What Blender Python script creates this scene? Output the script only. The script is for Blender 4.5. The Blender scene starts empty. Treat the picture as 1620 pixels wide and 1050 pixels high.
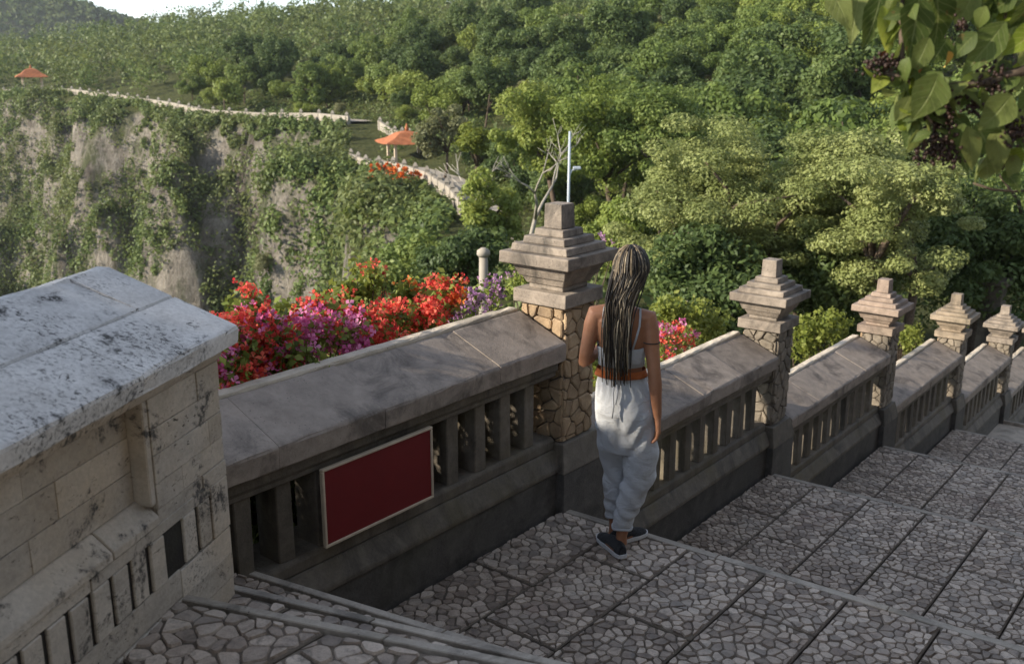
import bpy, bmesh, math, random
import numpy as np
from mathutils import Vector, Matrix

SC = bpy.context.scene
COL = SC.collection
rad = math.radians

# ------------------------------------------------------------------ camera
PITCH = rad(15.0)
EYE = np.array([0.0, 0.0, 2.45])
cam = bpy.data.cameras.new('camera')
cam.sensor_width = 36.0
cam.lens = 36.0 * 1550 / 1620
cam.clip_start = 0.05
cam.clip_end = 4000
cam.dof.use_dof = True
cam.dof.focus_distance = 4.9
cam.dof.aperture_fstop = 4.5
co = bpy.data.objects.new('camera', cam)
COL.objects.link(co)
co.location = EYE
co.rotation_euler = (rad(90) - PITCH, 0, 0)
SC.camera = co

# ------------------------------------------------------------------ world, sun, exposure
SUN_EL = rad(23)
SUN_AZ = math.atan2(-0.97, -0.22)            # direction towards the sun, measured from +Y to +X
world = bpy.data.worlds.new('World')
SC.world = world
world.use_nodes = True
wn = world.node_tree
sky = wn.nodes.new('ShaderNodeTexSky')
sky.sky_type = 'NISHITA'
sky.sun_disc = False
sky.sun_elevation = SUN_EL
sky.sun_rotation = SUN_AZ
sky.air_density = 1.0
sky.altitude = 1500
sky.dust_density = 0.0
sky.ozone_density = 2.0
whs = wn.nodes.new('ShaderNodeHueSaturation')       # sky desaturated everywhere alike, so that shade comes out less blue
whs.inputs['Saturation'].default_value = 0.52
wn.links.new(sky.outputs[0], whs.inputs['Color'])
wn.links.new(whs.outputs[0], wn.nodes['Background'].inputs[0])
wn.nodes['Background'].inputs[1].default_value = 0.145
sl = bpy.data.lights.new('sun', 'SUN')
sl.energy = 4.4
sl.angle = rad(1.5)
sl.color = (1.0, 0.89, 0.73)
so = bpy.data.objects.new('sun', sl)
COL.objects.link(so)
sdir = Vector((math.sin(SUN_AZ) * math.cos(SUN_EL), math.cos(SUN_AZ) * math.cos(SUN_EL), math.sin(SUN_EL)))
so.rotation_euler = sdir.to_track_quat('Z', 'Y').to_euler()
so.location = (-30, -10, 40)
SC.view_settings.view_transform = 'Standard'
SC.view_settings.look = 'None'
SC.view_settings.exposure = 0.98
SC.view_settings.gamma = 1.0
SC.render.engine = 'CYCLES'
SC.cycles.use_denoising = True
SC.cycles.max_bounces = 6
SC.cycles.diffuse_bounces = 3
SC.cycles.glossy_bounces = 2
SC.cycles.transmission_bounces = 3
SC.cycles.transparent_max_bounces = 4
SC.cycles.caustics_reflective = False
SC.cycles.caustics_refractive = False

# ------------------------------------------------------------------ frames
FPX = 1550.0
FW = np.array([0, math.cos(PITCH), -math.sin(PITCH)])
UP = np.array([0, math.sin(PITCH), math.cos(PITCH)])
def sight(px, py, dist):
    """the place that lies DIST metres ahead of the viewpoint on one line of sight (used for surveying positions)"""
    d = FW + np.array([1, 0, 0]) * (px - 810) / FPX + UP * (525 - py) / FPX
    return EYE + d * dist / d[1]
WA = rad(38.9)
WD = np.array([math.sin(WA), math.cos(WA), 0.0])      # along the balustrade, down the stairs
ND = np.array([math.cos(WA), -math.sin(WA), 0.0])     # from the balustrade to the stairs
P0 = np.array([0.27359, 5.19715, 0.0])
def st(o, s, z=0.0):
    return P0 + ND * o + WD * s + np.array([0, 0, z])
LA = rad(12.0)
LW = np.array([math.sin(LA), math.cos(LA), 0.0])
LN = np.array([math.cos(LA), -math.sin(LA), 0.0])
PA = np.array([-0.95432, 3.01148, 0.0])

# ------------------------------------------------------------------ object helpers
def tag(o, label=None, cat=None, group=None, kind=None):
    if label: o['label'] = label
    if cat: o['category'] = cat
    if group: o['group'] = group
    if kind: o['kind'] = kind
    return o
def link(name, me, mat=None, parent=None, loc=(0, 0, 0), rz=0.0):
    o = bpy.data.objects.new(name, me)
    COL.objects.link(o)
    if mat is not None and me is not None and len(me.materials) == 0:
        me.materials.append(mat)
    o.location = loc
    o.rotation_euler = (0, 0, rz)
    if parent is not None:
        o.parent = parent
    return o
def empty(name, loc=(0, 0, 0), rz=0.0):
    o = bpy.data.objects.new(name, None)
    o.empty_display_size = 0.1
    COL.objects.link(o)
    o.location = loc
    o.rotation_euler = (0, 0, rz)
    return o
def pym(name, verts, faces, smooth=False):
    me = bpy.data.meshes.new(name)
    me.from_pydata([tuple(map(float, v)) for v in verts], [], [tuple(f) for f in faces])
    if smooth:
        me.polygons.foreach_set('use_smooth', [True] * len(me.polygons))
    me.update()
    return me
def npmesh(name, V, F, smooth=False, attr=None):
    """V (n,3), F (m,k) with one k for all faces"""
    V = np.asarray(V, np.float32); F = np.asarray(F, np.int32)
    me = bpy.data.meshes.new(name)
    k = F.shape[1]
    me.vertices.add(len(V)); me.vertices.foreach_set('co', V.ravel())
    me.loops.add(F.size); me.loops.foreach_set('vertex_index', F.ravel())
    me.polygons.add(len(F))
    me.polygons.foreach_set('loop_start', np.arange(0, F.size, k, dtype=np.int32))
    me.polygons.foreach_set('loop_total', np.full(len(F), k, np.int32))
    if smooth:
        me.polygons.foreach_set('use_smooth', np.ones(len(F), bool))
    me.update(calc_edges=True)
    if attr is not None:
        for an, av in attr.items():
            a = me.attributes.new(an, 'FLOAT', 'POINT')
            a.data.foreach_set('value', np.asarray(av, np.float32))
    return me
def wobble(me, amp, seed, scale=6.0):
    """break perfectly straight edges a little"""
    r = np.random.default_rng(seed)
    n = len(me.vertices)
    a = np.empty(n * 3, np.float32); me.vertices.foreach_get('co', a)
    a += r.normal(0, amp, n * 3).astype(np.float32)
    me.vertices.foreach_set('co', a); me.update()
    return me
_box_rng = random.Random(5)
def boxm(x0, x1, y0, y1, z0, z1, bev=0.006, jit=0.0):
    bm = bmesh.new()
    bmesh.ops.create_cube(bm, size=1.0)
    for v in bm.verts:
        v.co = Vector(((x0 + x1) / 2 + v.co.x * (x1 - x0), (y0 + y1) / 2 + v.co.y * (y1 - y0), (z0 + z1) / 2 + v.co.z * (z1 - z0)))
        if jit:
            v.co += Vector((_box_rng.uniform(-jit, jit), _box_rng.uniform(-jit, jit), _box_rng.uniform(-jit, jit)))
    if bev > 0:
        bmesh.ops.bevel(bm, geom=bm.edges[:], offset=bev, segments=1, profile=0.5, affect='EDGES')
    me = bpy.data.meshes.new('block'); bm.to_mesh(me); bm.free()
    return me
def prismm(prof, y0, y1, bev=0.005, jit=0.0, skew0=0.0, skew1=0.0):
    """profile of (x, z) points swept along y"""
    bm = bmesh.new()
    a = [bm.verts.new((x, y0 + skew0 * x, z)) for x, z in prof]
    b = [bm.verts.new((x, y1 + skew1 * x, z)) for x, z in prof]
    n = len(prof)
    bm.faces.new(a); bm.faces.new(b[::-1])
    for i in range(n):
        j = (i + 1) % n
        bm.faces.new((a[j], a[i], b[i], b[j]))
    bmesh.ops.recalc_face_normals(bm, faces=bm.faces[:])
    if bev > 0:
        bmesh.ops.bevel(bm, geom=bm.edges[:], offset=bev, segments=1, profile=0.5, affect='EDGES')
    me = bpy.data.meshes.new('moulding'); bm.to_mesh(me); bm.free()
    return me
def worn_prism(prof, y0, y1, ch=0.006, amp=0.0022, step=0.07, seed=0, chip=0.10):
    """swept profile with chamfered, slightly wavering and chipped edges"""
    r = random.Random(seed)
    n = len(prof)
    pts = []
    for i in range(n):
        p, a, b = prof[i], prof[i - 1], prof[(i + 1) % n]
        for q in (a, b):
            d = math.hypot(q[0] - p[0], q[1] - p[1]); f = min(ch / d, 0.4)
            pts.append((p[0] + (q[0] - p[0]) * f, p[1] + (q[1] - p[1]) * f))
    cx = sum(p[0] for p in pts) / len(pts); cz = sum(p[1] for p in pts) / len(pts)
    m = max(2, int((y1 - y0) / step) + 1)
    V = []; F = []
    N = len(pts)
    for k in range(m):
        f = k / (m - 1)
        for j, (x, z) in enumerate(pts):
            a = r.uniform(-amp, amp)
            c = r.uniform(0.006, 0.014) if r.random() < chip * .35 else 0.0
            d = math.hypot(x - cx, z - cz) + 1e-6
            sh = 1 - (c + a) / d
            V.append((cx + (x - cx) * sh, y0 + (y1 - y0) * f + (r.uniform(-.01, .01) if 0 < k < m - 1 else 0), cz + (z - cz) * sh))
    for k in range(m - 1):
        for j in range(N):
            j2 = (j + 1) % N
            F.append((k * N + j, k * N + j2, (k + 1) * N + j2, (k + 1) * N + j))
    F.append(tuple(range(N))[::-1]); F.append(tuple((m - 1) * N + j for j in range(N)))
    me = pym('worn_slab', V, F)
    bm = bmesh.new(); bm.from_mesh(me); bmesh.ops.recalc_face_normals(bm, faces=bm.faces[:]); bm.to_mesh(me); bm.free()
    return me
def polyslab(poly, z0, z1, bev=0.0):
    """convex polygon of (x, y) raised from z0 to z1"""
    bm = bmesh.new()
    a = [bm.verts.new((p[0], p[1], z0)) for p in poly]
    b = [bm.verts.new((p[0], p[1], z1)) for p in poly]
    n = len(poly)
    bm.faces.new(a[::-1]); bm.faces.new(b)
    for i in range(n):
        j = (i + 1) % n
        bm.faces.new((a[i], a[j], b[j], b[i]))
    bmesh.ops.recalc_face_normals(bm, faces=bm.faces[:])
    if bev > 0:
        bmesh.ops.bevel(bm, geom=bm.edges[:], offset=bev, segments=1, profile=0.5, affect='EDGES')
    me = bpy.data.meshes.new('slab'); bm.to_mesh(me); bm.free()
    return me
def tube_arrays(pts, rads, seg=8, cap=True, base=0, ref=None):
    """tapered tube along points; returns verts, quads (triangles as degenerate quads avoided by fan caps with a centre)"""
    pts = np.asarray(pts, float)
    m = len(pts)
    V = []; F = []
    up = np.array([0.31, 0.17, 0.93]) if ref is None else np.asarray(ref, float)
    prev = None
    for i in range(m):
        t = pts[min(i + 1, m - 1)] - pts[max(i - 1, 0)]
        t = t / (np.linalg.norm(t) + 1e-9)
        if prev is None:
            u = np.cross(up, t)
            if np.linalg.norm(u) < 1e-3: u = np.cross([1, 0, 0], t)
        else:
            u = prev - t * (prev @ t)
        u /= np.linalg.norm(u) + 1e-9
        prev = u
        v = np.cross(t, u)
        r = rads[i]
        rx, ry = (r, r) if np.isscalar(r) else r
        for k in range(seg):
            an = 2 * math.pi * k / seg
            V.append(pts[i] + u * math.cos(an) * rx + v * math.sin(an) * ry)
    for i in range(m - 1):
        for k in range(seg):
            k2 = (k + 1) % seg
            F.append((base + i * seg + k, base + i * seg + k2, base + (i + 1) * seg + k2, base + (i + 1) * seg + k))
    if cap:
        c0 = base + len(V); V.append(pts[0]); c1 = base + len(V); V.append(pts[-1])
        for k in range(seg):
            k2 = (k + 1) % seg
            F.append((base + k2, base + k, c0))
            F.append((base + (m - 1) * seg + k, base + (m - 1) * seg + k2, c1))
    return V, F
def tubes_mesh(name, tubes, seg=8, smooth=True):
    V = []; F = []
    for pts, rads in tubes:
        v, f = tube_arrays(pts, rads, seg, True, len(V))
        V += v; F += f
    return pym(name, V, F, smooth)

# ------------------------------------------------------------------ material helpers
class NT:
    def __init__(self, name):
        self.m = bpy.data.materials.new(name); self.m.use_nodes = True
        self.t = self.m.node_tree; self.b = self.t.nodes['Principled BSDF']
        self.out = self.t.nodes['Material Output']
    def n(self, typ, **kw):
        x = self.t.nodes.new(typ)
        for k, v in kw.items(): setattr(x, k, v)
        return x
    def l(self, a, b): self.t.links.new(a, b)
    def noise(self, scale, detail=5, rough=0.55, vec=None, dist=0.0):
        x = self.n('ShaderNodeTexNoise'); x.inputs['Scale'].default_value = scale
        x.inputs['Detail'].default_value = detail; x.inputs['Roughness'].default_value = rough
        x.inputs['Distortion'].default_value = dist
        if vec is not None: self.l(vec, x.inputs['Vector'])
        return x.outputs['Fac']
    def vor(self, scale, vec=None, feat='F1'):
        x = self.n('ShaderNodeTexVoronoi', feature=feat); x.inputs['Scale'].default_value = scale
        if vec is not None: self.l(vec, x.inputs['Vector'])
        return x.outputs['Distance']
    def ramp(self, fac, stops, mode='LINEAR'):
        x = self.n('ShaderNodeValToRGB'); x.color_ramp.interpolation = mode
        el = x.color_ramp.elements
        while len(el) < len(stops): el.new(0.5)
        for e, (p, c) in zip(el, stops):
            e.position = p
            e.color = (c, c, c, 1) if np.isscalar(c) else (*c, 1)
        if fac is not None: self.l(fac, x.inputs[0])
        return x.outputs[0]
    def mix(self, fac, a, b, blend='MIX'):
        x = self.n('ShaderNodeMix', data_type='RGBA', blend_type=blend)
        for sock, val in ((x.inputs[0], fac), (x.inputs[6], a), (x.inputs[7], b)):
            if hasattr(val, 'is_linked') or isinstance(val, bpy.types.NodeSocket): self.l(val, sock)
            elif np.isscalar(val): sock.default_value = val if sock is x.inputs[0] else (val, val, val, 1)
            else: sock.default_value = (*val, 1)
        return x.outputs[2]
    def math(self, op, a, b=0.0):
        x = self.n('ShaderNodeMath', operation=op)
        for sock, val in ((x.inputs[0], a), (x.inputs[1], b)):
            if isinstance(val, bpy.types.NodeSocket): self.l(val, sock)
            else: sock.default_value = val
        return x.outputs[0]
    def bump(self, h, strength=0.5, dist=0.01, normal=None):
        x = self.n('ShaderNodeBump'); x.inputs['Strength'].default_value = strength
        x.inputs['Distance'].default_value = dist
        self.l(h, x.inputs['Height'])
        if normal is not None: self.l(normal, x.inputs['Normal'])
        return x.outputs[0]
    def coord(self, kind='Object'):
        return self.n('ShaderNodeTexCoord').outputs[kind]
    def worldpos(self):
        return self.n('ShaderNodeNewGeometry').outputs['Position']
    def rnd(self):
        return self.n('ShaderNodeObjectInfo').outputs['Random']
    def attr(self, name):
        x = self.n('ShaderNodeAttribute'); x.attribute_name = name
        return x.outputs['Fac']
    def scalevec(self, vec, s):
        x = self.n('ShaderNodeMapping'); x.inputs['Scale'].default_value = s
        self.l(vec, x.inputs['Vector']); return x.outputs[0]
    def fin(self, col, rough=0.8, spec=0.3, normal=None):
        if isinstance(col, bpy.types.NodeSocket): self.l(col, self.b.inputs['Base Color'])
        else: self.b.inputs['Base Color'].default_value = (*col, 1)
        if isinstance(rough, bpy.types.NodeSocket): self.l(rough, self.b.inputs['Roughness'])
        else: self.b.inputs['Roughness'].default_value = rough
        self.b.inputs['Specular IOR Level'].default_value = spec
        if normal is not None: self.l(normal, self.b.inputs['Normal'])
        return self.m

def stone_mat(name, c_lo, c_mid, c_hi, stain=(0.03, 0.028, 0.025), stain_amt=0.5, tint=(0.09, 0.085, 0.04), tint_amt=0.3, bump=0.6, rnd_amt=0.25, streak=False, fine=90):
    k = NT(name)
    c_lo, c_mid, c_hi = (tuple(min(0.7, a * b) for a, b in zip(c, (1.17, 1.11, 1.02))) for c in (c_lo, c_mid, c_hi))
    p = k.worldpos()
    big = k.noise(2.3, 6, 0.6, p); mid = k.noise(11, 7, 0.65, p); fin = k.noise(fine, 5, 0.7, p)
    base = k.ramp(mid, [(0.28, c_lo), (0.5, c_mid), (0.74, c_hi)])
    base = k.mix(k.ramp(fin, [(0.3, 0.0), (0.7, 0.45)]), base, c_hi)
    sp = k.scalevec(p, (1, 1, 0.22)) if streak else p
    st_ = k.noise(4.1, 8, 0.68, sp, 0.6)
    base = k.mix(k.math('MULTIPLY', k.ramp(st_, [(0.5, 0.0), (0.66, 1.0)]), stain_amt), base, stain)
    base = k.mix(k.math('MULTIPLY', k.ramp(big, [(0.5, 0.0), (0.7, 1.0)]), tint_amt), base, tint)
    pit = k.vor(46, p)
    pitm = k.math('MULTIPLY', k.ramp(pit, [(0.08, 1.0), (0.16, 0.0)]), k.ramp(k.noise(7, 3, 0.5, p), [(0.5, 0.0), (0.6, 1.0)]))
    base = k.mix(k.math('MULTIPLY', pitm, 0.7), base, stain)
    hs = k.n('ShaderNodeHueSaturation')
    r = k.rnd()
    k.l(k.math('ADD', k.math('MULTIPLY', r, rnd_amt), 1.0 - rnd_amt / 2), hs.inputs['Value'])
    k.l(base, hs.inputs['Color'])
    h = k.math('ADD', k.math('MULTIPLY', mid, 0.6), k.math('MULTIPLY', fin, 0.35))
    h = k.math('SUBTRACT', h, k.math('MULTIPLY', pitm, 0.5))
    return k.fin(hs.outputs[0], k.ramp(mid, [(0.3, 0.62), (0.7, 0.9)]), 0.35, k.bump(h, bump, 0.012))

M = {}
M['rail'] = stone_mat('grey_weathered_stone', (0.055, 0.049, 0.041), (0.105, 0.095, 0.081), (0.19, 0.172, 0.15), stain_amt=0.7, tint=(0.12, 0.098, 0.045), tint_amt=0.5, streak=True)
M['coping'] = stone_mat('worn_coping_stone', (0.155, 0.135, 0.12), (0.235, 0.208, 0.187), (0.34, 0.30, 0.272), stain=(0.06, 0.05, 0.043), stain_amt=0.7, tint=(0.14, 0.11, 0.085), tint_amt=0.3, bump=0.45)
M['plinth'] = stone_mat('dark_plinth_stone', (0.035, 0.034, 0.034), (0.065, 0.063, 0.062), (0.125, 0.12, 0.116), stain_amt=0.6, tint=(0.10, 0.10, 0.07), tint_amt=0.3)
M['cap'] = stone_mat('warm_cap_stone', (0.095, 0.082, 0.071), (0.18, 0.157, 0.137), (0.32, 0.285, 0.25), stain_amt=0.75, tint=(0.12, 0.095, 0.075), tint_amt=0.6, bump=0.8)
M['rubble'] = stone_mat('ochre_rubble_stone', (0.17, 0.115, 0.07), (0.29, 0.21, 0.135), (0.42, 0.33, 0.22), stain_amt=0.35, tint=(0.2, 0.16, 0.12), rnd_amt=0.6, bump=0.9)
M['mortar'] = stone_mat('dark_mortar', (0.06, 0.05, 0.04), (0.11, 0.095, 0.08), (0.17, 0.15, 0.13), bump=0.9)
M['soot'] = stone_mat('soot_black_joint', (0.008, 0.007, 0.006), (0.014, 0.012, 0.011), (0.03, 0.027, 0.024))  # dirt-black slot fill, also painting the shade of a deep gap
M['slab'] = stone_mat('paving_bed', (0.065, 0.054, 0.044), (0.115, 0.096, 0.079), (0.19, 0.162, 0.136), stain_amt=0.4, bump=0.8)
M['step'] = stone_mat('step_stone', (0.26, 0.235, 0.205), (0.38, 0.345, 0.305), (0.5, 0.455, 0.40), stain_amt=0.4)

def travertine(name, light, cream, dark_amt, warm_amt):
    k = NT(name)
    p = k.worldpos()
    sp = k.scalevec(p, (1, 1, 2.6))
    mid = k.noise(6, 8, 0.66, sp, 0.4); big = k.noise(1.7, 5, 0.6, p); fin = k.noise(70, 6, 0.7, p)
    base = k.ramp(mid, [(0.25, tuple(c * 0.72 for c in light)), (0.5, light), (0.75, tuple(min(1, c * 1.15) for c in light))])
    base = k.mix(k.math('MULTIPLY', k.ramp(big, [(0.42, 0.0), (0.66, 1.0)]), warm_amt), base, cream)
    base = k.mix(k.ramp(fin, [(0.35, 0.28), (0.62, 0.0)]), base, (0.2, 0.18, 0.16))
    base = k.mix(k.math('MULTIPLY', k.ramp(k.noise(1.3, 8, 0.7, p, 0.8), [(0.5, 0.0), (0.75, 1.0)]), 0.3), base, (0.17, 0.15, 0.125))
    # drilled, torn holes along the bedding
    v = k.noise(30, 3, 0.6, k.scalevec(p, (1, 1, 2.3)), 1.6)
    hole = k.math('MULTIPLY', k.ramp(v, [(0.62, 0.0), (0.68, 1.0)]), k.ramp(k.noise(4.2, 5, 0.65, sp), [(0.47, 0.0), (0.58, 1.0)]))
    lich = k.math('MULTIPLY', k.ramp(k.noise(2.6, 6, 0.62, p, 0.3), [(0.52, 0.0), (0.66, 1.0)]), k.ramp(k.noise(58, 6, 0.75, k.scalevec(p, (0.8, 1.3, 1.6))), [(0.52, 0.0), (0.60, 1.0)]))
    lich = k.math('MAXIMUM', lich, k.math('MULTIPLY', k.ramp(k.noise(6, 8, 0.72, p, 0.5), [(0.56, 0.0), (0.62, 1.0)]), k.ramp(k.noise(45, 5, 0.7, p), [(0.42, 0.15), (0.54, 1.0)])))
    base = k.mix(k.math('MULTIPLY', lich, dark_amt), base, (0.045, 0.043, 0.04))
    base = k.mix(k.math('MULTIPLY', hole, 0.88), base, (0.04, 0.035, 0.03))
    hs = k.n('ShaderNodeHueSaturation')
    k.l(k.math('ADD', k.math('MULTIPLY', k.rnd(), 0.26), 0.86), hs.inputs['Value']); k.l(base, hs.inputs['Color'])
    h = k.math('SUBTRACT', k.math('ADD', k.math('MULTIPLY', mid, 0.5), k.math('MULTIPLY', fin, 0.3)), k.math('MULTIPLY', hole, 0.9))
    return k.fin(hs.outputs[0], 0.82, 0.3, k.bump(h, 0.6, 0.012))
M['trav'] = travertine('travertine', (0.54, 0.48, 0.40), (0.53, 0.405, 0.26), 0.9, 0.6)
M['trav_top'] = travertine('lichened_travertine', (0.78, 0.755, 0.72), (0.7, 0.65, 0.58), 0.95, 0.2)  # lichened coping copy, lightened and cooled to paint skylight on it

def flag_mat():
    k = NT('paving_stone')
    p = k.worldpos()
    mid = k.noise(22, 6, 0.65, p); fin = k.noise(130, 5, 0.7, p); big = k.noise(1.1, 4, 0.6, p)
    a = k.attr('lr')
    base = k.ramp(k.math('ADD', k.math('MULTIPLY', mid, 0.52), k.math('MULTIPLY', a, 0.48)),
                  [(0.22, (0.17, 0.132, 0.102)), (0.42, (0.36, 0.288, 0.226)), (0.60, (0.54, 0.44, 0.35)), (0.80, (0.72, 0.605, 0.49))])
    base = k.mix(k.math('MULTIPLY', k.ramp(big, [(0.5, 0.0), (0.68, 1.0)]), 0.35), base, (0.36, 0.26, 0.19))
    base = k.mix(k.math('MULTIPLY', k.ramp(k.noise(1.9, 4, 0.6, p), [(0.6, 0.0), (0.72, 1.0)]), 0.3), base, (0.27, 0.16, 0.14))
    base = k.mix(k.ramp(fin, [(0.3, 0.35), (0.6, 0.0)]), base, (0.09, 0.08, 0.075))
    base = k.mix(k.math('MULTIPLY', k.ramp(k.noise(13, 8, 0.75, p, 0.8), [(0.5, 0.0), (0.66, 1.0)]), 0.65), base, (0.075, 0.064, 0.055))
    base = k.mix(k.math('MULTIPLY', k.ramp(k.noise(2.7, 6, 0.7, p), [(0.48, 0.0), (0.64, 1.0)]), 0.35), base, (0.5, 0.45, 0.39))
    return k.fin(base, k.ramp(mid, [(0.3, 0.5), (0.7, 0.85)]), 0.4, k.bump(k.math('ADD', mid, k.math('MULTIPLY', fin, 0.5)), 0.5, 0.008))
M['flag'] = flag_mat()

def leaf_mat(name, dark, mid, light, trans=0.28, rnd_amt=0.35, rough=0.55, spec=0.25, tint=None, noise_scale=None):
    k = NT(name)
    a = k.attr('lr')
    f = k.math('ADD', k.math('MULTIPLY', a, 1 - rnd_amt), k.math('MULTIPLY', k.rnd(), rnd_amt))
    col = k.ramp(f, [(0.1, dark), (0.5, mid), (0.9, light)])
    if noise_scale:
        col = k.mix(k.ramp(k.noise(noise_scale, 3, 0.5, k.worldpos()), [(0.42, 0.0), (0.62, 0.6)]), col, tint)
    k.fin(col, rough, spec)
    tr = k.n('ShaderNodeBsdfTranslucent')
    hs = k.n('ShaderNodeHueSaturation'); hs.inputs['Hue'].default_value = 0.485; hs.inputs['Value'].default_value = 1.5
    k.l(col, hs.inputs['Color']); k.l(hs.outputs[0], tr.inputs['Color'])
    mx = k.n('ShaderNodeMixShader'); mx.inputs[0].default_value = trans
    k.l(k.b.outputs[0], mx.inputs[1]); k.l(tr.outputs[0], mx.inputs[2]); k.l(mx.outputs[0], k.out.inputs['Surface'])
    return k.m
M['leafA'] = leaf_mat('dark_green_leaf', (0.048, 0.076, 0.024), (0.088, 0.131, 0.039), (0.160, 0.204, 0.060))
M['leafB'] = leaf_mat('mid_green_leaf', (0.068, 0.106, 0.025), (0.129, 0.180, 0.042), (0.211, 0.260, 0.070))
M['leafC'] = leaf_mat('bright_green_leaf', (0.093, 0.131, 0.025), (0.173, 0.224, 0.043), (0.267, 0.305, 0.074))
M['leafD'] = leaf_mat('feathery_yellow_green_leaf', (0.144, 0.175, 0.053), (0.270, 0.306, 0.107), (0.414, 0.436, 0.194))
M['leafE'] = leaf_mat('dry_olive_leaf', (0.105, 0.119, 0.049), (0.175, 0.182, 0.084), (0.266, 0.266, 0.126))
M['leafY'] = leaf_mat('lime_yellow_leaf', (0.10, 0.13, 0.022), (0.18, 0.215, 0.04), (0.28, 0.31, 0.075), trans=0.4)
M['wood'] = leaf_mat('wood_canopy_leaf', (0.060, 0.090, 0.026), (0.105, 0.150, 0.042), (0.165, 0.21, 0.062), rnd_amt=0.0, tint=(0.13, 0.15, 0.05), noise_scale=0.035)
M['cliffleaf'] = leaf_mat('cliff_shrub_leaf', (0.055, 0.085, 0.024), (0.115, 0.165, 0.045), (0.20, 0.25, 0.075), rnd_amt=0.0, tint=(0.15, 0.165, 0.06), noise_scale=0.06)
M['fl_red'] = leaf_mat('scarlet_bract', (0.48, 0.05, 0.03), (0.70, 0.105, 0.06), (0.80, 0.22, 0.13), trans=0.35, rnd_amt=0.1)
M['fl_mag'] = leaf_mat('magenta_bract', (0.46, 0.08, 0.20), (0.62, 0.16, 0.34), (0.72, 0.30, 0.48), trans=0.35, rnd_amt=0.1)
M['fl_mau'] = leaf_mat('mauve_bract', (0.30, 0.13, 0.28), (0.42, 0.22, 0.38), (0.52, 0.32, 0.44), trans=0.35, rnd_amt=0.1)
M['fl_ora'] = leaf_mat('orange_bract', (0.48, 0.10, 0.02), (0.66, 0.19, 0.03), (0.74, 0.30, 0.07), trans=0.35, rnd_amt=0.1)
def plain(name, col, rough=0.7, spec=0.3, var=0.25, scale=20, bump=0.2):
    k = NT(name)
    nz = k.noise(scale, 5, 0.6, k.worldpos())
    c = k.mix(k.ramp(nz, [(0.3, 0.0), (0.7, 1.0)]), tuple(x * (1 - var) for x in col), tuple(min(1, x * (1 + var)) for x in col))
    return k.fin(c, rough, spec, k.bump(nz, bump, 0.006))
M['bark'] = plain('brown_bark', (0.10, 0.075, 0.055), 0.9, 0.15, 0.5, 30, 0.8)
M['greybark'] = plain('pale_grey_bark', (0.36, 0.33, 0.28), 0.9, 0.15, 0.35, 25, 0.6)
M['soil'] = plain('brown_soil', (0.11, 0.085, 0.055), 0.95, 0.1, 0.5, 1.2, 0.5)
M['redpaint'] = plain('dark_red_paint', (0.165, 0.010, 0.012), 0.55, 0.35, 0.06, 9, 0.03)
M['creampaint'] = plain('cream_paint', (0.56, 0.46, 0.34), 0.6, 0.3, 0.15, 14, 0.05)
M['tileroof'] = plain('orange_tile', (0.37, 0.135, 0.06), 0.8, 0.2, 0.3, 3, 0.3)
M['whitewall'] = plain('pale_path_wall', (0.33, 0.295, 0.245), 0.85, 0.2, 0.2, 1.5, 0.2)
M['metal'] = plain('blue_grey_pole', (0.42, 0.47, 0.52), 0.45, 0.5, 0.08, 5, 0.02)
M['path'] = plain('path_paving', (0.36, 0.32, 0.27), 0.9, 0.2, 0.2, 1.0, 0.2)
# ------------------------------------------------------------------ terrain
def vnoise(x, y, seed=0):
    xi = np.floor(x).astype(np.int64); yi = np.floor(y).astype(np.int64)
    xf = x - xi; yf = y - yi
    def h(a, b):
        v = (a * 374761393 + b * 668265263 + seed * 1442695041) & 0x7fffffff
        v = ((v ^ (v >> 13)) * 1274126177) & 0x7fffffff
        return ((v ^ (v >> 16)) & 0xffff) / 65535.0
    u = xf * xf * (3 - 2 * xf); v = yf * yf * (3 - 2 * yf)
    return (h(xi, yi) * (1 - u) + h(xi + 1, yi) * u) * (1 - v) + (h(xi, yi + 1) * (1 - u) + h(xi + 1, yi + 1) * u) * v
def fbm(x, y, seed=0, oct=4):
    t = 0; a = 0.5
    for i in range(oct):
        t = t + a * vnoise(x * 2 ** i, y * 2 ** i, seed + i); a *= 0.5
    return t

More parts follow.
